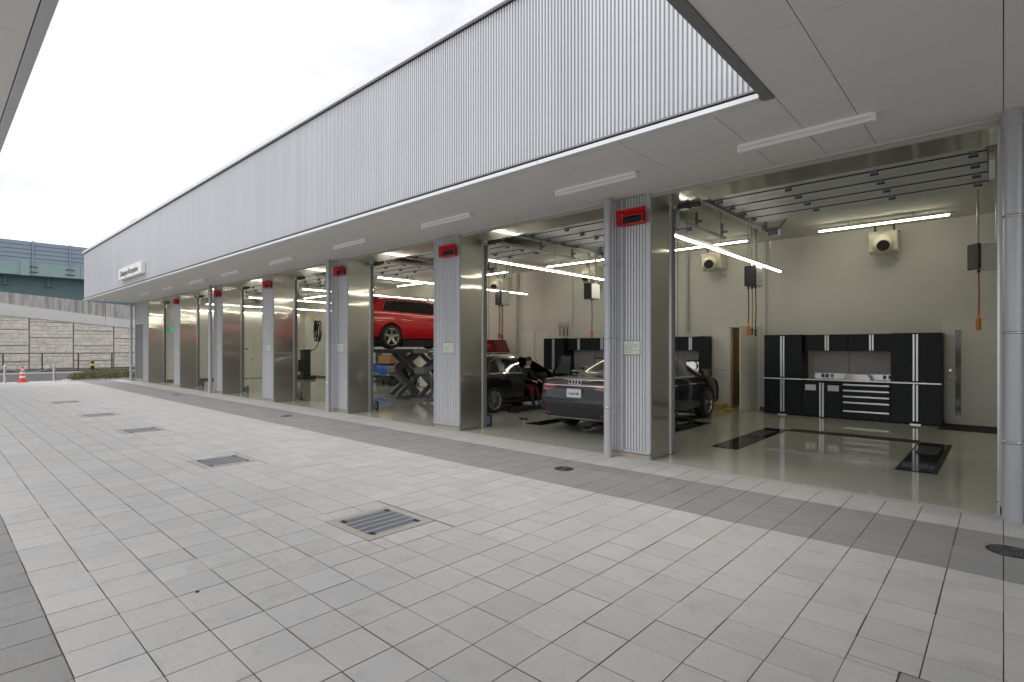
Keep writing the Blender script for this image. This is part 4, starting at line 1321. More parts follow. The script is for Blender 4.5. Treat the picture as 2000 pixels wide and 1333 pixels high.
def chair(parent, x, y, z):
    q = MB(); q.box(x - .24, y - .25, z, x + .24, y + .26, z + .14, b=.05)
    so = q.build('seat', 'seat', parent, org=(0, 0, 0))
    q = MB(); q.prism([(y - .34, z + .1), (y - .18, z + .1), (y - .30, z + .66), (y - .42, z + .66)], 'X', x - .23, x + .23); q.build('seat_back', 'seat', so, org=(0, 0, 0))
    q = MB(); q.box(x - .13, y - .46, z + .70, x + .13, y - .36, z + .88, b=.03); q.build('headrest', 'seat', so, org=(0, 0, 0))


# --- grey saloon, seen from its tail ------------------------------------
car = thing('grey_saloon', 'dark grey saloon car standing tail out in the second bay', 'car', (-5.74, 7.95, 0), rz=R(1.6), local=True)
car.scale = (.97, .97, .97)
st = [
    (0.02, .80, .30, .93, 1.02, 0, 0, (.02, .02, .0, -.02, .03, .03, .035, .03, .02, .015)),
    (0.14, .885, .25, .95, 1.055, 0, 0),
    (0.55, .945, .22, .985, 1.075, 0, 0),
    (1.02, .968, .20, .99, 1.085, 0, 0),
    (1.18, .97, .20, .99, 1.125, .78, 1),
    (1.90, .972, .19, .99, 1.435, .60, 1),
    (2.02, .972, .19, .985, 1.455, .61, 1),
    (2.92, .972, .19, .975, 1.482, .63, 1),
    (3.02, .972, .19, .972, 1.478, .63, 1),
    (3.30, .970, .19, .968, 1.445, .63, 1),
    (4.02, .965, .19, .955, 1.09, .80, 1),
    (4.20, .962, .19, .945, 1.045, 0, 0),
    (4.80, .940, .21, .87, .95, 0, 0),
    (5.12, .86, .24, .76, .84, 0, 0),
    (5.21, .74, .30, .66, .72, 0, 0, (0, 0, 0, .0, -.02, -.03, -.03, -.03, -.03, -.03)),
]
o = body_mesh('saloon', st, {5, 7, 8, 9}, {4, 9}, {5: .55, 6: .5, 7: .25, 2: .3})
me = cut_wells(o, (1.12, 4.12), .405, .972, .365)
sf = Surf(me)
bo, go = car_parts(car, me, 'paint_grey')
for ya in (1.12, 4.12):
    for s in (1, -1):
        wheel(car, s * .955, ya, .362, .362, s, 10, 'rimdark', 'split')
m = MB(); m.box(-.75, .75, .20, .75, 4.9, .27); m.build('underbody', 'rubber', car, org=(0, 0, 0))
# tail
for s in (1, -1):
    m = MB(); sf.patch(m, quad_rows((s * .40, .865), (s * .845, .80), (s * .86, .925), (s * .47, .915), 10, 4), rear3, REAR, .006); m.build('tail_lamp', 'tail', bo, org=(0, 0, 0))
    m = MB(); sf.patch(m, quad_rows((s * .56, .375), (s * .80, .375), (s * .81, .42), (s * .56, .40), 6, 2), rear3, REAR, .005); m.build('reflector', 'tail', bo, org=(0, 0, 0))
m = MB(); sf.patch(m, quad_rows((-.84, .932), (.84, .932), (.84, .952), (-.84, .952), 24, 1), rear3, REAR, .006); m.build('light_bar', 'tail', bo, org=(0, 0, 0))
m = MB(); sf.patch(m, quad_rows((-.84, .917), (.84, .917), (.84, .929), (-.84, .929), 24, 1), rear3, REAR, .009); m.build('chrome_strip', 'chrome', bo, org=(0, 0, 0))
m = MB(); sf.strip(m, [(-.83, .30), (-.70, .265), (-.55, .315), (.55, .315), (.70, .265), (.83, .30)], .022, rear3, REAR, .012); m.build('bumper_trim', 'chrome', bo, org=(0, 0, 0))
m = MB(); sf.strip(m, [(-.80, .585), (-.3, .56), (.3, .56), (.80, .585)], .012, rear3, REAR, .003); m.build('bumper_seam', 'rubber', bo, org=(0, 0, 0))
yp = sf.hit(rear3((0, .78)), REAR, 0).y
m = MB(); m.box(-.165, yp - .030, .70, .165, yp - .006, .865, b=.008); po = m.build('number_plate', 'plate', car, org=(0, 0, 0))
tm = text_mesh('Audi A8', .066, 'ink', .0008, .0012); share('lettering', tm, po, (0, yp - .0315, .775), (R(90), 0, 0))
yb_ = sf.hit(rear3((0, .99)), REAR, 0).y
m = MB(); rings_badge(m, 0, yb_ - .012, .993, .045); m.build('badge', 'chrome', car, org=(0, 0, 0))
# right flank
for line in ([(1.62, .99), (1.55, .75), (1.62, .45), (1.9, .30)], [(2.97, .975), (2.95, .6), (2.98, .30)], [(3.98, .96), (4.02, .7), (3.92, .45), (3.75, .30)]):
    m = MB(); sf.strip(m, line, .009, side3, RIGHT, .002); m.build('door_seam', 'rubber', bo, org=(0, 0, 0))
m = MB(); sf.strip(m, [(1.55, .275), (3.72, .275)], .022, side3, RIGHT, .006); m.build('sill_strip', 'chrome', bo, org=(0, 0, 0))
m = MB(); sf.strip(m, [(1.6, 1.012), (2.9, 1.005), (3.95, .985)], .014, side3, RIGHT, .006); m.build('window_trim', 'chrome', bo, org=(0, 0, 0))
for yy in (2.15, 3.15):
    h = sf.hit(side3((yy + .1, .84)), RIGHT, 0)
    m = MB(); m.box(h.x, yy, .825, h.x + .035, yy + .22, .85, b=.01); m.build('door_handle', 'chrome', bo, org=(0, 0, 0))
for s in (1, -1):
    m = MB(); m.box(s * .93, 3.74, 1.02, s * 1.12, 3.86, 1.16, b=.04); m.prism([(s * .90, .985), (s * .97, .985), (s * 1.0, 1.05), (s * .95, 1.05)], 'Y', 3.76, 3.84); m.build('wing_mirror', 'paint_black', car, org=(0, 0, 0))
    m = MB(); m.box(s * .99, 3.733, 1.035, s * 1.10, 3.739, 1.145); m.build('mirror_glass', 'chrome', car, org=(0, 0, 0))

# --- black hatchback with its driver's door open --------------------------
HX, HY = -9.93, 8.58
car = thing('black_hatchback', 'black hatchback with its front door open beyond the grey saloon', 'car', (HX, HY, 0), local=True)
D1 = (.05, .05, .03, 0, .03, .05, .06, .36, .42, .36)
st = [
    (0.00, .74, .32, .93, 1.36, .53, 1, D1),
    (0.20, .83, .25, .95, 1.385, .56, 1, (0, 0, 0, 0, 0, 0, 0, .28, .36, .30)),
    (0.52, .872, .20, .955, 1.40, .575, 1, (0, 0, 0, 0, 0, 0, 0, .18, .22, .18)),
    (1.02, .885, .19, .945, 1.415, .585, 1, (0, 0, 0, 0, 0, 0, 0, .0, .0, 0)),
    (1.10, .885, .18, .942, 1.418, .59, 1),
    (1.66, .885, .17, .925, 1.425, .60, 1),
    (1.78, .885, .17, .922, 1.425, .60, 1),
    (2.28, .885, .17, .91, 1.40, .60, 1),
    (2.98, .880, .17, .89, 1.04, .70, 1),
    (3.10, .875, .18, .885, .985, 0, 0),
    (3.60, .850, .20, .83, .90, 0, 0),
    (3.92, .78, .24, .74, .80, 0, 0),
    (4.02, .66, .28, .62, .68, 0, 0),
]
# front door gap: side strips between the second pillar and the wing
op = {(i, k) for i in (6, 7) for k in (2, 3, 4, 5, 6)}
o = body_mesh('hatchback', st, {1, 2, 4, 5}, {7}, {5: .5, 6: .5, 7: .3, 2: .3}, rear_glass=6, openings=op)
me = cut_wells(o, (.72, 3.28), .345, .885, .31)
sf = Surf(me)
bo, go = car_parts(car, me, 'paint_black')
for ya in (.72, 3.28):
    for s in (1, -1):
        wheel(car, s * .868, ya, .312, .312, s, 10, 'rim', 'split')
m = MB(); m.box(-.70, .3, .17, .70, 3.75, .24); m.build('underbody', 'rubber', car, org=(0, 0, 0))
m = MB(); m.box(-.72, 1.5, .24, .84, 3.0, .30); m.build('cabin_floor', 'seat', car, org=(0, 0, 0))
m = MB(); m.box(-.72, 2.72, .55, .74, 3.0, .92, b=.08); do = m.build('dashboard', 'seat', car, org=(0, 0, 0))
m = MB(); m.tube([(.36 + .18 * math.cos(u), 2.60 - .05 * math.sin(u), .86 + .17 * math.sin(u)) for u in [R(d) for d in range(0, 361, 24)]], .015, 6); m.cyl((.36, 2.6, .86), (.36, 2.8, .78), .03, n=8); m.build('steering_wheel', 'dark', car, org=(0, 0, 0))
chair(car, .36, 2.05, .32); chair(car, -.36, 2.05, .32)
for s in (1, -1):
    m = MB(); sf.patch(m, quad_rows((s * .50, .80), (s * .76, .76), (s * .77, .90), (s * .52, .90), 6, 3), rear3, REAR, .006)
    m.build('tail_lamp', 'tail', bo, org=(0, 0, 0))
m = MB(); sf.patch(m, quad_rows((.03, .80), (.30, .84), (.27, .90), (.05, .90), 6, 3), side3, RIGHT, .006); m.build('tail_lamp', 'tail', bo, org=(0, 0, 0))
for line in ([(1.06, .92), (1.10, .72), (.98, .55)], [(1.72, .92), (1.72, .5), (1.74, .27)], [(1.06, .52), (1.16, .30), (1.74, .27)]):
    m = MB(); sf.strip(m, line, .009, side3, RIGHT, .002); m.build('door_seam', 'rubber', bo, org=(0, 0, 0))
m = MB(); sf.strip(m, [(.56, .965), (1.02, .965), (1.72, .945)], .014, side3, RIGHT, .008)
sf.strip(m, [(.56, .965), (.74, 1.24), (1.02, 1.33), (1.74, 1.345)], .014, side3, RIGHT, .008); m.build('window_trim', 'chrome', bo, org=(0, 0, 0))
h = sf.hit(side3((1.3, .80)), RIGHT, 0)
m = MB(); m.box(h.x - .005, 1.2, .79, h.x + .03, 1.42, .812, b=.008); m.build('door_handle', 'paint_black', bo, org=(0, 0, 0))
# the open door, hung at the wing
dth = R(64)
hx, hy = .88, 2.92
def door_pt(u, w_, z):      # u from hinge to edge, w_ outwards when closed
    return (hx + u * math.sin(dth) + w_ * math.cos(dth), hy - u * math.cos(dth) + w_ * math.sin(dth), z)
def door_slab(mb, outline, w0, w1):
    n = len(outline)
    vs = [door_pt(u, w0, z) for u, z in outline] + [door_pt(u, w1, z) for u, z in outline]
    mb.add(vs, [(i, (i + 1) % n, (i + 1) % n + n, i + n) for i in range(n)] + [tuple(range(n)), tuple(reversed(range(n, 2 * n)))])
m = MB(); door_slab(m, [(.0, .30), (.95, .28), (1.10, .45), (1.14, .92), (0.02, .90)], -.05, .02); dr = m.build('open_door', 'paint_black', car, org=(0, 0, 0))
m = MB()
for a_, b_ in (((.12, .91), (.66, 1.36)), ((.66, 1.36), (1.12, 1.37)), ((1.12, 1.37), (1.13, .92))):
    m.beam(door_pt(a_[0], -.02, a_[1]), door_pt(b_[0], -.02, b_[1]), .03, .045)
m.build('window_frame', 'paint_black', dr, org=(0, 0, 0))
m = MB(); door_slab(m, [(.16, .92), (1.11, .92), (1.10, 1.35), (.67, 1.34)], -.014, -.009); m.build('window_pane', 'pane', dr, org=(0, 0, 0))
m = MB(); p = door_pt(.12, .12, .99); m.box(p[0] - .10, p[1] - .05, .93, p[0] + .11, p[1] + .05, 1.06, b=.04); m.build('wing_mirror', 'paint_black', dr, org=(0, 0, 0))
m = MB(); m.box(p[0] - .07, p[1] - .056, .95, p[0] + .09, p[1] - .051, 1.04); m.build('mirror_glass', 'chrome', dr, org=(0, 0, 0))

# --- red car up on the scissor lift ---------------------------------------
RX, RY, RZ = -13.66, 8.05, 1.55
car = thing('red_crossover', 'red crossover car raised on the scissor lift', 'car', (RX, RY, RZ), local=True)
st = [
    (0.04, .78, .36, 1.02, 1.44, .54, 1, (.08, .06, .03, 0, .03, .06, .09, .56, .62, .54)),
    (0.22, .88, .29, 1.04, 1.47, .58, 1, (0, 0, 0, 0, 0, 0, 0, .44, .52, .46)),
    (0.58, .915, .25, 1.045, 1.488, .61, 1, (0, 0, 0, 0, 0, 0, 0, .24, .28, .26)),
    (1.10, .925, .23, 1.035, 1.50, .635, 1),
    (1.20, .925, .22, 1.03, 1.502, .64, 1),
    (2.00, .925, .22, 1.01, 1.505, .65, 1),
    (2.10, .925, .22, 1.007, 1.503, .65, 1),
    (2.62, .922, .22, .995, 1.47, .65, 1),
    (3.36, .915, .22, .975, 1.10, .74, 1),
    (3.48, .91, .22, .97, 1.06, 0, 0),
    (4.02, .89, .24, .92, .98, 0, 0),
    (4.36, .82, .28, .82, .88, 0, 0),
    (4.45, .70, .32, .70, .76, 0, 0),
]
o = body_mesh('crossover', st, {2, 3, 4, 5, 6, 7}, {7}, {5: .5, 6: .5, 7: .3, 2: .3}, rear_glass=6)
me = cut_wells(o, (.86, 3.54), .385, .925, .355)
sf = Surf(me)
bo, go = car_parts(car, me, 'paint_red')
for ya in (.86, 3.54):
    for s in (1, -1):
        wheel(car, s * .908, ya, .345, .345, s, 5, 'rim', 'wide')
m = MB(); m.box(-.86, 1.28, .06, .86, 3.12, .26); m.box(-.74, .3, .20, .74, 4.1, .28); m.build('underbody', 'rubber', car, org=(0, 0, 0))
for line in ([(1.16, 1.02), (1.20, .78), (1.05, .60)], [(2.05, 1.0), (2.05, .6), (2.08, .33)], [(1.10, .55), (1.22, .36), (2.08, .33), (3.05, .33), (3.25, .60), (3.28, .95)]):
    m = MB(); sf.strip(m, line, .010, side3, RIGHT, .002); m.build('door_seam', 'rubber', bo, org=(0, 0, 0))
m = MB(); sf.strip(m, [(.52, 1.06), (1.1, 1.055), (2.6, 1.02), (3.3, .99)], .015, side3, RIGHT, .009)
sf.strip(m, [(.52, 1.06), (.80, 1.36), (1.1, 1.40), (2.1, 1.415), (2.65, 1.38)], .014, side3, RIGHT, .009); m.build('window_trim', 'chrome', bo, org=(0, 0, 0))
m = MB(); sf.strip(m, [(.42, .30), (1.28, .27)], .03, side3, RIGHT, .004); m.build('sill_cladding', 'dark', bo, org=(0, 0, 0))
for yy in (1.30, 2.22):
    h = sf.hit(side3((yy + .1, .87)), RIGHT, 0)
    m = MB(); m.box(h.x - .005, yy, .858, h.x + .03, yy + .22, .884, b=.008); m.build('door_handle', 'paint_red', bo, org=(0, 0, 0))
for s in (1, -1):
    m = MB(); sf.patch(m, quad_rows((s * .45, .86), (s * .80, .84), (s * .82, .97), (s * .48, .97), 6, 3), rear3, REAR, .006); m.build('tail_lamp', 'tail', bo, org=(0, 0, 0))
m = MB(); sf.patch(m, quad_rows((.03, .84), (.34, .89), (.30, .97), (.05, .97), 6, 3), side3, RIGHT, .006); m.build('tail_lamp', 'tail', bo, org=(0, 0, 0))
m = MB(); m.box(-.50, .50, 1.455, .50, .72, 1.485, b=.012); m.build('roof_spoiler', 'paint_red', car, org=(0, 0, 0))
m = MB(); m.prism([(.9, 1.505), (1.05, 1.505), (.95, 1.57)], 'X', -.012, .012); m.build('roof_fin', 'dark', car, org=(0, 0, 0))
for s in (1, -1):
    m = MB(); m.tube([(s * .60, .75, 1.49), (s * .60, .85, 1.53), (s * .61, 2.3, 1.53), (s * .61, 2.45, 1.49)], .016, 6); m.build('roof_rail', 'dark', car, org=(0, 0, 0))
    m = MB(); m.box(s * .90, 3.05, 1.04, s * 1.08, 3.17, 1.18, b=.04); m.build('wing_mirror', 'paint_red', car, org=(0, 0, 0))
m = MB(); m.add([(-.72, 3.50, 1.07), (.72, 3.50, 1.07), (.66, 3.85, 1.95), (-.66, 3.85, 1.95), (-.72, 3.47, 1.09), (.72, 3.47, 1.09), (.66, 3.82, 1.96), (-.66, 3.82, 1.96)],
               [(0, 1, 2, 3), (7, 6, 5, 4), (0, 4, 5, 1), (1, 5, 6, 2), (2, 6, 7, 3), (3, 7, 4, 0)]); m.build('raised_bonnet', 'paint_red', car, org=(0, 0, 0))

# --- scissor lift ------------------------------------------------------------
t = thing('scissor_lift', 'dark grey double scissor lift under the red car', 'lift', (-13.66, 10.4, 0))
for cx in (-12.93, -14.38):
    q = MB(); q.box(cx - .29, 8.25, 1.45, cx + .29, 12.5, 1.545, b=.01); po = q.build('platform', 'darkmetal', t)
    q = MB(); q.box(cx - .295, 10.0, 1.46, cx - .29, 12.3, 1.52); q.box(cx + .29, 9.55, 1.42, cx + .30, 12.3, 1.54); q.build('side_rail', 'liftgrey', po)
    q = MB(); q.box(cx + .301, 10.45, 1.455, cx + .305, 10.95, 1.475); q.build('warning_label', 'ylabel', po)
    q = MB(); q.box(cx + .301, 10.15, 1.46, cx + .305, 10.4, 1.50); q.build('maker_label', 'plate', po)
    q = MB(); q.box(cx - .33, 9.95, .002, cx + .33, 11.35, .05, b=.01); q.build('base_frame', 'liftgrey', t)
    for sx in (-.20, .20):
        x_ = cx + sx
        for (a_, b_) in (((x_, 10.15, .08), (x_, 11.05, .78)), ((x_, 11.0, .78), (x_, 10.2, 1.42))):
            q = MB(); q.beam(a_, b_, .07, .13); q.build('arm', 'liftgrey', t)
        x2 = x_ * 1 + (.075 if sx < 0 else -.075)
        for (a_, b_) in (((x2, 11.0, .08), (x2, 10.1, .88)), ((x2, 10.1, .84), (x2, 11.05, 1.42))):
            q = MB(); q.beam(a_, b_, .07, .15); q.build('arm', 'liftgrey', t)
    q = MB(); q.beam((cx, 10.92, .12), (cx, 10.20, .78), .22, .10); q.build('web_plate', 'liftgrey', t)
    q = MB(); q.box(cx - .23, 9.98, .80, cx + .23, 10.22, 1.0, b=.02); q.build('knuckle', 'liftgrey', t)
    q = MB(); q.cyl((cx - .24, 11.03, .78), (cx + .24, 11.03, .78), .05, n=12); q.build('pin', 'clamp', t)
    q = MB(); q.cyl((cx, 10.85, .2), (cx, 10.45, 1.0), .055, n=12); q.build('ram', 'dark', t)
# ------------------------------------------------------------------ the person at the open car door
def skin_body(name, joints, edges, pick, mats):
    """one continuous body grown over a skeleton: joints name -> (pos, radius)"""
    names = list(joints)
    me = bpy.data.meshes.new(name)
    me.from_pydata([joints[n][0] for n in names], [(names.index(a), names.index(b)) for a, b in edges], [])
    o = bpy.data.objects.new(name, me); COL.objects.link(o)
    sk = o.modifiers.new('skin', 'SKIN')
    for i, n in enumerate(names):
        r = joints[n][1]
        me.skin_vertices[0].data[i].radius = (r, r) if not isinstance(r, tuple) else r
        me.skin_vertices[0].data[i].use_root = (i == 0)
    sb_ = o.modifiers.new('sub', 'SUBSURF'); sb_.levels = 2
    r = bake(o)
    bpy.data.objects.remove(o)
    r.materials.clear()
    for m_ in mats: r.materials.append(MT[m_])
    for p in r.polygons:
        p.use_smooth = True
        c = p.center
        best = min(names, key=lambda n: (Vector(joints[n][0]) - c).length - (joints[n][1] if not isinstance(joints[n][1], tuple) else joints[n][1][0]) * .6)
        p.material_index = pick(best)
    return r


# sits sideways on the driver's seat, feet on the floor outside, leaning forward
px_, py_ = HX + .42, HY + 2.08
J = {
    'pelvis': ((0, 0, .56), .135), 'waist': ((.05, .05, .72), .125), 'chest': ((.13, .10, .92), .145), 'neck0': ((.17, .12, 1.06), .075), 'neck': ((.19, .13, 1.10), .052), 'head0': ((.21, .145, 1.16), .078), 'head': ((.225, .15, 1.235), .088), 'crown': ((.225, .15, 1.29), .06),
    'shl': ((.10, .27, 1.0), .068), 'ell': ((.24, .33, .78), .05), 'wrl': ((.44, .26, .74), .034), 'hal': ((.50, .235, .725), .030),
    'shr': ((.15, -.08, 1.0), .068), 'elr': ((.28, -.10, .78), .05), 'wrr': ((.47, -.02, .73), .034), 'har': ((.53, .01, .715), .030),
    'hipl': ((.05, .11, .54), .10), 'knl': ((.46, .17, .54), .072), 'anl': ((.56, .20, .10), .045), 'tol': ((.72, .22, .045), .036),
    'hipr': ((.05, -.09, .54), .10), 'knr': ((.48, -.06, .55), .072), 'anr': ((.58, -.07, .10), .045), 'tor': ((.74, -.08, .045), .036),
}
for s, hb_, yy in (('l', (.50, .235, .725), 1), ('r', (.53, .01, .715), -1)):
    for i, (off, ln) in enumerate(((-.03, .075), (-.01, .085), (.01, .08), (.03, .065))):
        J[f'f{s}{i}a'] = ((hb_[0] + .035, hb_[1] + off, hb_[2] - .005), .011)
        J[f'f{s}{i}b'] = ((hb_[0] + .035 + ln * .6, hb_[1] + off, hb_[2] - .02), .010)
        J[f'f{s}{i}c'] = ((hb_[0] + .035 + ln * .75, hb_[1] + off, hb_[2] - .05), .009)
    J[f't{s}a'] = ((hb_[0] + .0, hb_[1] - .042, hb_[2]), .012); J[f't{s}b'] = ((hb_[0] + .04, hb_[1] - .062, hb_[2] - .01), .010)
ED = [('pelvis', 'waist'), ('waist', 'chest'), ('chest', 'neck0'), ('neck0', 'neck'), ('neck', 'head0'), ('head0', 'head'), ('head', 'crown'),
      ('chest', 'shl'), ('shl', 'ell'), ('ell', 'wrl'), ('wrl', 'hal'), ('chest', 'shr'), ('shr', 'elr'), ('elr', 'wrr'), ('wrr', 'har'),
      ('pelvis', 'hipl'), ('hipl', 'knl'), ('knl', 'anl'), ('anl', 'tol'), ('pelvis', 'hipr'), ('hipr', 'knr'), ('knr', 'anr'), ('anr', 'tor')]
for s in 'lr':
    for i in range(4): ED += [(f'ha{s}', f'f{s}{i}a'), (f'f{s}{i}a', f'f{s}{i}b'), (f'f{s}{i}b', f'f{s}{i}c')]
    ED += [(f'ha{s}', f't{s}a'), (f't{s}a', f't{s}b')]


def pick(n):
    if n in ('neck', 'head0', 'head', 'crown') or n.startswith(('ha', 'wr')) and n not in ('wrl', 'wrr') or n[0] in 'ft' and n not in ('tol', 'tor'): return 1
    if n.startswith(('hip', 'kn')) or n == 'pelvis': return 2
    if n.startswith(('an', 'to')): return 3
    return 0


pr = thing('person', 'person in dark jacket and red trousers sitting in the open car doorway', 'person', (px_, py_, 0), local=True)
bm_ = skin_body('body', J, ED, pick, ['jacket', 'skin', 'trouser', 'dark'])
pb = share('body', bm_, pr)
hc = Vector((.215, .148, 1.25))
bm = bmesh.new(); bmesh.ops.create_uvsphere(bm, u_segments=20, v_segments=12, radius=.105)
for v in list(bm.verts):
    if v.co.z < -.02 and v.co.x > -.01 or v.co.z < -.085: v.co = v.co * .72
    elif v.co.x > .03 and v.co.z < .045: v.co = v.co * .78
q = MB(); q.bm(bm, 0, True, Matrix.Translation(hc)); q.build('hair', 'hair', pr, org=(0, 0, 0))
q = MB(); q.prism([(.300, 1.215), (.300, 1.24), (.325, 1.212)], 'Y', .140, .160); q.cyl((.30, .12, 1.245), (.316, .12, 1.245), .010, n=8, mi=1); q.cyl((.30, .18, 1.245), (.316, .18, 1.245), .010, n=8, mi=1); q.box(.296, .13, 1.182, .312, .17, 1.188, 2)
q.build('face', ['skin', 'ink', 'red'], pr, org=(0, 0, 0))
q = MB(); q.lathe([(.080, 1.055), (.086, 1.085), (.070, 1.10)], (.18, .125, 0), n=16); q.build('collar', 'white', pr, org=(0, 0, 0))

# ------------------------------------------------------------------ loose things in the workshop
t = thing('tool_chest', 'red tool chest with a sloping lid behind the black hatchback', 'tool chest', (-13.2, 13.4, 0))
q = MB(); q.box(-13.75, 13.15, .05, -12.72, 13.75, 1.40, b=.02); co = q.build('cabinet', 'maroon', t)
q = MB(); q.prism([(-13.75, 1.42), (-12.66, 1.42), (-12.88, 1.86), (-13.75, 1.86)], 'Y', 13.16, 13.74); q.build('lid', 'maroon', t)
q = MB(); q.box(-12.95, 13.142, 1.24, -12.85, 13.149, 1.40); q.build('green_tab', 'greenplastic', t)
q = MB(); q.lathe([(.001, -.004), (.19, -.004), (.19, .004)], (-13.18, 0, 0), 'Y', n=24)
for i, v in enumerate(q.v): q.v[i] = (v[0], v[1] + 13.154, v[2] * .55 + 1.60)
q.build('oval_badge', 'red', t)
for i in range(6):
    q = MB(); q.box(-13.70, 13.138, .12 + i * .19, -12.98, 13.149, .28 + i * .19, b=.003); d = q.build('drawer', 'maroon', t)
    q = MB(); q.box(-13.66, 13.12, .245 + i * .19, -13.02, 13.137, .265 + i * .19); q.build('pull', 'alu', d)
t = thing('bin_rack', 'trolley of small grey bins under the blue sheet beyond the scissor lift', 'trolley', (-19.2, 13.2, 0))
q = MB(); q.box(-20.1, 12.9, .30, -18.6, 13.6, .40, 0); q.box(-20.1, 12.9, .86, -18.6, 13.6, .90, 0)
for x_ in (-20.08, -18.66):
    for y_ in (12.92, 13.54): q.box(x_, y_, .08, x_ + .04, y_ + .04, .9, 0)
q.build('frame', 'dark', t)
for i in range(4):
    for j in range(3):
        q = MB(); q.box(-20.05 + i * .36, 12.905, .42 + j * .145, -19.72 + i * .36, 13.3, .545 + j * .145, b=.02); q.build('bin', 'pale', t)
for x_ in (-20.0, -18.7):
    for y_ in (12.96, 13.5):
        q = MB(); q.cyl((x_ - .02, y_, .05), (x_ + .02, y_, .05), .05, n=10); q.build('castor', 'dark', t)
q = MB()
bm = bmesh.new(); bmesh.ops.create_grid(bm, x_segments=18, y_segments=8, size=.5)
for v in bm.verts:
    u, w_ = v.co.x * 1.5, v.co.y
    z = .915 + .01 * math.sin(u * 9)
    y = 13.25 + w_ * .72
    if w_ < -.2:
        k = (-.2 - w_) / .3
        z -= k * (.34 + .12 * math.sin(u * 3.1 + 1)); y = 12.89 - .02 * math.sin(u * 14) * k - .02
    v.co = (-19.35 + u, y, z)
q.bm(bm, 0, True)
tag(q.build('blue_sheet', 'tarp', org=(-19.35, 13.2, .9)), 'crumpled blue plastic sheet draped over the trolley behind the lift', 'sheet')
t = thing('open_carton', 'open cardboard carton standing on the blue sheet', 'box', (-19.2, 13.2, .93))
q = MB(); q.box(-19.6, 13.0, .93, -18.75, 13.5, 1.25); q.build('carton', 'card', t)
q = MB(); q.add([(-19.6, 13.0, 1.25), (-19.6, 13.5, 1.25), (-19.85, 13.5, 1.10), (-19.85, 13.0, 1.10), (-19.6, 13.0, 1.26), (-19.6, 13.5, 1.26), (-19.85, 13.5, 1.11), (-19.85, 13.0, 1.11)], [(0, 1, 2, 3), (7, 6, 5, 4), (0, 4, 5, 1), (1, 5, 6, 2), (2, 6, 7, 3), (3, 7, 4, 0)]); q.build('flap', 'card', t)
q = MB(); q.box(-19.55, 13.1, 1.25, -18.8, 13.45, 1.34, b=.04); q.build('packing', 'pale', t)
q = MB(); q.box(-20.9, 13.7, 0, -19.3, 14.25, 1.42, b=.02)
tag(q.build('grey_cabinet', 'darkmetal', org=(-20, 14, 0)), 'plain dark cabinet standing behind the carton and blue sheet', 'cabinet')
t = thing('locker', 'tall cream locker seen through the arms of the scissor lift', 'locker', (-16.6, 13.6, 0))
q = MB(); q.box(-17.3, 13.4, .03, -15.9, 14.1, 1.9, b=.01); q.build('case', 'doorleaf', t)
for xx in (-17.27, -16.59):
    q = MB(); q.box(xx, 13.385, .06, xx + .66, 13.399, 1.87, b=.003); d = q.build('door', 'doorleaf', t)
    q = MB(); q.box(xx + .56, 13.37, .9, xx + .59, 13.384, 1.1); q.build('handle', 'dark', d)
q = MB(); q.box(-17.32, 13.38, 1.55, -17.28, 13.39, 1.88); q.build('red_label', 'red', t)
t = thing('tyre_stack', 'black tyre leaning by the locker beyond the lift', 'tyre', (-18.0, 13.5, 0))
q = MB()
q.lathe([(.20, -.1), (.28, -.11), (.32, -.08), (.33, 0), (.32, .08), (.28, .11), (.20, .1)], (-17.85, 13.4, .33), 'Y', n=28); q.build('tread', 'rubber', t)

t = thing('charging_post', 'black charging unit with a coiled cable standing in a far bay', 'charger', (-26.2, 13.1, 0))
q = MB(); q.box(-26.45, 12.70, .0, -25.85, 13.45, .14, b=.02); q.build('base', 'dark', t)
q = MB(); q.box(-26.35, 12.85, .14, -25.95, 13.22, 1.46, b=.02); q.build('cabinet', 'dark', t)
q = MB(); q.box(-26.37, 12.76, 1.46, -25.93, 13.28, 1.50, b=.01); q.build('top', 'dark', t)
q = MB(); q.box(-26.0, 12.55, .4, -25.9, 12.84, 1.0, b=.03); q.build('holster', 'dark', t)
q = MB()
pts = []
for i in range(121):
    u = i / 120
    a = u * 4 * 2 * math.pi
    pts.append((-26.05 + .06 * math.sin(a * .7), 13.48 + u * .30 + .10 * math.cos(a), 2.45 + .52 * math.sin(a)))
q.tube(pts, .028, 6); q.tube([pts[-1], (-26.1, 13.75, 1.9), (-26.15, 13.6, 1.55), (-26.15, 13.3, 1.40), (-26.15, 13.2, 1.38)], .022, 6); q.build('cable', 'rubber', t)
q = MB(); q.cyl((-26.1, 13.42, 3.0), (-26.1, 13.42, 4.26), .012, n=6); q.box(-26.16, 13.36, 2.95, -26.04, 13.48, 3.2, b=.02); q.build('cable_hanger', 'yellow', t)

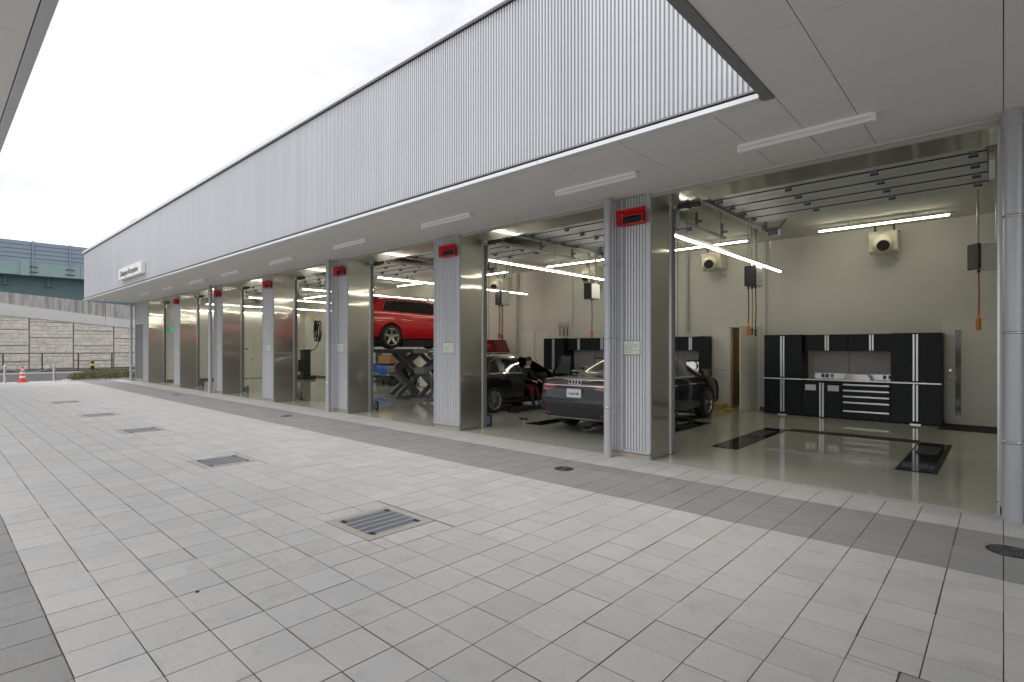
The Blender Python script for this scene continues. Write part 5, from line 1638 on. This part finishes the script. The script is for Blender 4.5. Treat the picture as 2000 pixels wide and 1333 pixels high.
t = thing('tool_trolley', 'loaded workshop trolley with blue and black gear in the far bay', 'trolley', (-23.2, 8.4, 0))
for z in (.10, .42, .98):
    q = MB(); q.box(-23.7, 8.05, z, -22.8, 8.75, z + .06, b=.01); q.build('shelf', 'dark', t)
for x_ in (-23.68, -22.86):
    for y_ in (8.07, 8.69):
        q = MB(); q.box(x_, y_, .06, x_ + .04, y_ + .04, .98); q.build('post', 'alu', t)
        q = MB(); q.cyl((x_, y_ + .02, .04), (x_ + .04, y_ + .02, .04), .04, n=10); q.build('castor', 'dark', t)
for n, (x0, y0, z0, x1, y1, z1, m_, lb, ct) in enumerate((
        (-23.5, 8.2, .483, -23.25, 8.4, .80, 'tarp', 'blue canister on the middle shelf of the far trolley', 'canister'),
        (-23.2, 8.2, .483, -23.0, 8.45, .72, 'dark', 'black box on the middle shelf of the far trolley', 'box'),
        (-23.6, 8.15, 1.043, -23.0, 8.55, 1.16, 'dark', 'flat black case on top of the far trolley', 'case'),
        (-23.5, 8.2, 1.163, -23.15, 8.5, 1.30, 'darkmetal', 'grey case stacked highest on the far trolley', 'case'),
        (-23.6, 8.15, .163, -22.95, 8.6, .34, 'darkmetal', 'dark flat box on the bottom shelf of the far trolley', 'box'))):
    q = MB(); q.box(x0, y0, z0, x1, y1, z1, b=.025)
    q.box((x0 + x1) / 2 - .05, (y0 + y1) / 2 - .012, z1, (x0 + x1) / 2 + .05, (y0 + y1) / 2 + .012, z1 + .02)
    tag(q.build('gear_case' if n != 0 else 'canister', m_, org=((x0 + x1) / 2, (y0 + y1) / 2, z0)), lb, ct)
q = MB(); q.tube([(-22.75, 8.3 + .12 * math.cos(a), .75 + .28 * math.sin(a)) for a in [R(d) for d in range(0, 1081, 24)]], .015, 6); q.tube([(-22.75, 8.42, .75), (-22.75, 8.5, 1.2), (-22.8, 8.55, 1.35)], .012, 6)
tag(q.build('hung_cable', 'rubber', org=(-22.75, 8.3, .5)), 'black cable coil hung on the side of the far trolley', 'cable')

for k, (x, y, w_, d_, h_, lb) in enumerate(((-5.45, 13.75, .42, .36, .16, 'flat cardboard box on the floor by the half-open door'), (-4.98, 13.35, .20, .20, .09, 'small cardboard box on the floor at the foot of the open leaf'))):
    t = thing('cardboard_box', lb, 'box', (x, y, 0), 'boxes by the store room')
    q = MB(); q.box(x - w_ / 2, y - d_ / 2, .001, x + w_ / 2, y + d_ / 2, h_, b=.006); q.build('carton', 'card', t)
    q = MB(); q.box(x - w_ / 2, y - .025, h_, x + w_ / 2, y + .025, h_ + .002); q.build('tape', 'ylabel', t)
q = MB()
bm = bmesh.new(); bmesh.ops.create_grid(bm, x_segments=14, y_segments=10, size=.5)
for v in bm.verts:
    x, y = v.co.x, v.co.y
    v.co = (-5.45 + x * .9, 8.75 + y * .7, .03 + .10 * abs(math.sin(x * 5 + y * 3)) * (1 - abs(x)) + .05 * math.sin(y * 9 + x * 4) ** 2)
q.bm(bm, 0, True)
tag(q.build('red_cloth', M('maroon_cloth', (0.13, 0.03, 0.035), .8, namt=.2), org=(-5.45, 8.75, 0)), 'crumpled dark red cloth lying under the tail of the grey saloon', 'cloth')
t = thing('roller_ramp', 'low black ramp on the floor beside the black hatchback', 'ramp', (-8.85, 10.1, 0))
q = MB(); q.prism([(9.65, .001), (11.6, .001), (11.6, .05), (10.1, .14), (9.75, .14)], 'X', -8.98, -8.62); q.build('body', 'dark', t)
q = MB(); q.beam((-8.62, 9.68, .02), (-8.62, 11.58, .02), .02, .03); q.build('edge_bar', 'alu', t)
q = MB(); q.box(-8.95, 10.75, .001, -8.72, 11.15, .22, b=.03); q.cyl((-8.83, 10.95, .22), (-8.83, 10.95, .27), .05, n=12)
tag(q.build('blue_canister', 'bluebox', org=(-8.83, 10.95, 0)), 'pale blue canister on the floor under the open car door', 'canister')
t = thing('parts_box', 'small yellow and cream box beside the grey saloon tail', 'box', (-8.45, 11.3, 0))
q = MB(); q.box(-8.62, 11.2, .001, -8.30, 11.45, .24, b=.01); q.build('carton', 'card', t)
q = MB(); q.box(-8.64, 11.19, .15, -8.28, 11.46, .25, b=.01); q.build('lid', 'cream', t)
t = thing('floor_tag', 'little sign standing on the floor before the black hatchback', 'sign', (-7.35, 8.35, 0))
q = MB(); q.box(-7.42, 8.33, .10, -7.18, 8.335, .14); q.build('face', 'dark', t)
q = MB(); q.cyl((-7.30, 8.34, 0), (-7.30, 8.34, .10), .006, n=6); q.box(-7.36, 8.30, 0, -7.24, 8.38, .006); q.build('stand', 'alu', t)
# ------------------------------------------------------------------ beyond the court: kerb side
def chain_post(y, label):
    t = thing('chain_post', label, 'post', (-33.2, y, 0), 'steel posts with a chain')
    q = MB(); q.cyl((-33.2, y, -.01), (-33.2, y, .74), .055, n=18); q.lathe([(.055, .74), (.062, .742), (.062, .765), (.05, .785), (.001, .79)], (-33.2, y, 0), n=18); q.build('tube', 'clamp', t)
    q = MB(); q.lathe([(.10, -.004), (.10, .012), (.056, .016)], (-33.2, y, 0), n=18); q.build('base', 'clamp', t)
    for s in (1, -1):
        q = MB(); q.tube([(-33.2, y + s * (.07 + .02 * math.cos(u)), .68 + .02 * math.sin(u)) for u in [R(d) for d in range(0, 361, 45)]], .006, 5); q.build('eye', 'clamp', t)


chain_post(2.42, 'stainless chain post to the left of the traffic cone')
chain_post(4.12, 'stainless chain post between the traffic cone and the hedge')
for (ya, yb, sag, lb) in ((2.50, 4.04, .22, 'sagging grey chain behind the traffic cone'), (.72, 2.34, .18, 'grey chain running off at the left edge')):
    q = MB()
    for i in range(26):
        u, v = i / 26, (i + 1.25) / 26
        def cp(w_): return Vector((-33.2, ya + (yb - ya) * w_, .68 - sag * 4 * w_ * (1 - w_)))
        q.tube([cp(u), cp((u + v) / 2), cp(v)], .013 if i % 2 else .016, 6)
    tag(q.build('barrier_chain', 'rope', org=(-33.2, ya, .5)), lb, 'chain')
x, y = -33.35, 3.03
t = thing('traffic_cone', 'orange traffic cone with white bands at the edge of the paving', 'cone', (x, y, 0))
q = MB(); q.prism([(x - .19, y - .19), (x + .19, y - .19), (x + .19, y + .19), (x - .19, y + .19)], 'Z', -.004, .028); q.build('base', 'cone', t)
prof = [(.145, .028), (.135, .05), (.035, .72), (.03, .735), (.001, .74)]
q = MB(); q.lathe(prof, (x, y, 0), n=28); q.build('shell', 'cone', t)
for z0, z1 in ((.20, .30), (.38, .47), (.55, .62)):
    def cr_(z): return .135 - (z - .05) / .67 * .10 + .002
    q = MB(); q.lathe([(cr_(z0), z0), (cr_(z1), z1)], (x, y, 0), n=28); q.build('white_band', 'white', t)
x, y = -36.3, 6.1
t = thing('bollard', 'black bollard with a yellow band behind the hedge', 'bollard', (x, y, -.02))
q = MB(); q.lathe([(.09, -.02), (.09, .80), (.08, .84), (.001, .86)], (x, y, 0), n=20); q.build('post', 'rubber', t)
q = MB(); q.lathe([(.0905, .60), (.0935, .605), (.0935, .735), (.0905, .74)], (x, y, 0), n=20); q.build('band', 'yellow', t)

# hedge
t = thing('low_hedge', 'low clipped olive-green hedge by the far corner of the building', 'hedge', (-33.0, 8, 0))
q = MB(); q.box(-34.2, 4.55, -.05, -32.5, 13.0, .03, b=.01); q.build('bed_kerb', 'kerb', t)
rng = random.Random(11)
q = MB()
for i in range(260):
    x, y = rng.uniform(-33.9, -32.8), rng.uniform(4.8, 12.9)
    q.beam((x, y, .02), (x + rng.uniform(-.1, .1), y + rng.uniform(-.1, .1), rng.uniform(.2, .42)), .008, .008)
tag(q.build('twigs', 'twig', t), kind='stuff')
q = MB()
for i in range(20000):
    y = rng.uniform(4.7, 13.0)
    x = rng.uniform(-33.95, -32.72)
    ht = .40 + .07 * math.sin(y * 2.3) + .05 * math.sin(y * 5.1 + x * 4)
    z = .04 + ht * rng.random() ** .8
    if y < 5.0: z = min(z, .05 + ht * (y - 4.6) / .4)
    if x > -32.9: z = min(z, .05 + ht * (.35 + rng.random() * .65))
    c = Vector((x, y, z))
    a = Vector((rng.gauss(0, 1), rng.gauss(0, 1), rng.gauss(0, .7))).normalized()
    b = a.cross(Vector((rng.gauss(0, 1), rng.gauss(0, 1), rng.gauss(0, 1)))).normalized()
    l, w_ = rng.uniform(.022, .042), rng.uniform(.010, .018)
    q.add([c - a * l, c + b * w_, c + a * l, c - b * w_], [(0, 1, 2, 3)], 0 if rng.random() < .65 else 1)
tag(q.build('foliage', ['leaf', 'leaf2'], t), kind='stuff')

# ------------------------------------------------------------------ brown rail along the far path
t = thing('railing', 'thin brown steel railing along the far side of the road', 'railing', (-45.6, 6, 0))
q = MB(); q.beam((-45.6, -22, 1.22), (-45.6, 34, 1.22), .05, .045); q.build('top_rail', 'brown', t)
q = MB(); q.beam((-45.6, -22, .22), (-45.6, 34, .22), .03, .03); q.build('bottom_rail', 'brown', t)
y = 3.25 - 1.83 * 12
while y < 34:
    q = MB(); q.box(-45.64, y - .035, .02, -45.56, y + .035, 1.25); q.build('post', 'brown', t)
    y += 1.83

# ------------------------------------------------------------------ retaining wall of stone-faced panels
RW = thing('retaining_wall', 'stone-panelled retaining wall with a stained concrete parapet', 'wall', (-49, 6, 0))
org = root_loc(RW)
q = MB(); q.prism([(-30, -.05), (40, -.05), (40, .4), (10.39, 3.05), (3.35, 3.70), (-30, 6.8)], 'X', -49.6, -49.12); q.build('core', 'mortar', RW)
PW, PH = 2.36, 1.085


def stone_panel(seed):
    r = random.Random(seed)
    m = MB()
    m.box(-.10, -PW / 2 + .02, .02, 0, PW / 2 - .02, PH - .02)
    z = .03
    rows_ = [.22, .27, .20, .335]
    r.shuffle(rows_)
    for h in rows_:
        y = -PW / 2 + .03
        while y < PW / 2 - .05:
            w_ = min(r.uniform(.26, .70), PW / 2 - .03 - y)
            if PW / 2 - .03 - (y + w_) < .14: w_ = PW / 2 - .03 - y
            d = r.uniform(.02, .045)
            hh = h
            j = lambda s=.03: r.uniform(-s * .6, s * .6)
            g_ = .007
            base = [(0, y + g_, z + g_), (0, y + w_ - g_, z + g_), (0, y + w_ - g_, z + hh - g_), (0, y + g_, z + hh - g_)]
            e = r.uniform(.014, .03)
            top = [(d + j(), y + g_ + e + j(), z + g_ + e + j(.008)), (d + j(), y + w_ - g_ - e + j(), z + g_ + e + j(.008)), (d + j(), y + w_ - g_ - e + j(), z + hh - g_ - e + j(.008)), (d + j(), y + g_ + e + j(), z + hh - g_ - e + j(.008))]
            cxm = (d + r.uniform(0, .02), y + w_ / 2, z + hh / 2)
            m.add(base + top + [cxm], [(0, 1, 5, 4), (1, 2, 6, 5), (2, 3, 7, 6), (3, 0, 4, 7), (4, 5, 8), (5, 6, 8), (6, 7, 8), (7, 4, 8)])
            y += w_
        z += h
    return m.mesh('stone_panel', 'stone')


PM = [stone_panel(s) for s in (1, 2, 3, 4)]


def panel_top(y):
    return 3.78 - .0923 * (y - 3.35)


for i in range(-7, 9):
    yc = 4.79 + PW * (i + .5)
    z0 = -.45 if i % 2 else -.98
    k = 0
    while z0 < panel_top(yc) + .1:
        so_ = share('stone_panel', PM[(i * 3 + k * 5) % 4], RW, (-49.02 - org[0] + random.uniform(-.012, .012), yc - org[1], z0 - org[2]))
        so_.scale.z = min(1.0, (panel_top(yc) + .3 - z0) / PH)
        z0 += PH; k += 1
    if i % 1 == 0:
        q = MB(); q.box(-49.08, yc - PW / 2 - .008, -.05, -49.0, yc - PW / 2 + .008, panel_top(yc - PW / 2) - .0); q.build('joint_strip', 'gap', RW)
yy = -27.0
while yy < 38:
    y2 = yy + 6.0
    def L(y, a, b): return a + b * (y - 3.35)
    q = MB()
    q.add([(xx_, y_, z_) for xx_ in (-49.35, -48.93) for (y_, z_) in ((yy + .012, L(yy, 3.78, -.0923) - .02), (y2 - .012, L(y2, 3.78, -.0923) - .02), (y2 - .012, L(y2, 4.56, -.119)), (yy + .012, L(yy, 4.56, -.119)))],
          [(0, 1, 2, 3), (7, 6, 5, 4), (0, 4, 5, 1), (1, 5, 6, 2), (2, 6, 7, 3), (3, 7, 4, 0)])
    q.build('coping_beam', 'coping', RW)
    q = MB()
    q.add([(xx_, y_, z_) for xx_ in (-49.33, -48.98) for (y_, z_) in ((yy + .012, L(yy, 4.56, -.119) + .002), (y2 - .012, L(y2, 4.56, -.119) + .002), (y2 - .012, L(y2, 5.31, -.0725)), (yy + .012, L(yy, 5.31, -.0725)))],
          [(0, 1, 2, 3), (7, 6, 5, 4), (0, 4, 5, 1), (1, 5, 6, 2), (2, 6, 7, 3), (3, 7, 4, 0)])
    q.build('parapet', 'parapet', RW)
    yy = y2

# ------------------------------------------------------------------ viaduct
VI = thing('viaduct', 'teal steel viaduct with a blue-grey noise barrier behind the wall', 'viaduct', (-53, 6, 0))
q = MB(); q.box(-56.5, -70, 4.0, -53.3, 70, 7.0); q.box(-53.55, -70, 3.9, -53.0, 70, 4.05); q.build('main_girder', 'teal_shaded', VI)
yy = -40.0; k = 0
while yy < 50:
    q = MB(); q.box(-53.2, yy + .006, 6.84, -52.0, yy + 6 - .006, 7.78, b=.01); q.build('edge_beam', 'teal', VI)
    yy += 6.0
q = MB(); q.box(-52.9, 3.0 + 1.6, 6.80, -51.86, 3.0 + 2.45 - .35, 7.86, b=.01); q.build('splice_plate', 'teal', VI)
q = MB(); q.box(-70, -70, 7.0, -53.2, 70, 7.75); q.build('deck', 'coping', VI)
q = MB(); q.box(-52.2, -28, 7.79, -52.13, 46, 9.2); q.build('barrier_backing', 'greytrim', VI)
y = 5.28 - 2.11 * 16
n = 0
while y < 46:
    q = MB(); q.box(-52.06, y - .05, 7.05, -51.94, y + .05, 9.33); po = q.build('barrier_post', 'barrier', VI)
    for z in (7.08, 7.46):
        q = MB(); q.box(-52.0, y - .26, z - .03, -51.93, y + .26, z + .03); q.build('bracket', 'brown', po)
    for r_ in range(5):
        q = MB(); q.box(-52.12, y + .055, 7.785 + r_ * .305, -52.02, y + 2.055, 7.785 + (r_ + 1) * .305 - .022, b=.012); q.build('barrier_panel', 'barrier', VI)
    y += 2.11
y = 3.9 - 2.35 * 12
while y < 40:
    q = MB(); q.box(-53.3, y - .02, 6.2, -53.0, y + .02, 6.84); q.box(-53.3, y - .16, 6.17, -52.85, y + .16, 6.2); q.build('stiffener', 'teal', VI)
    y += 2.35

for o in bpy.data.objects:
    if '_org' in o: del o['_org']
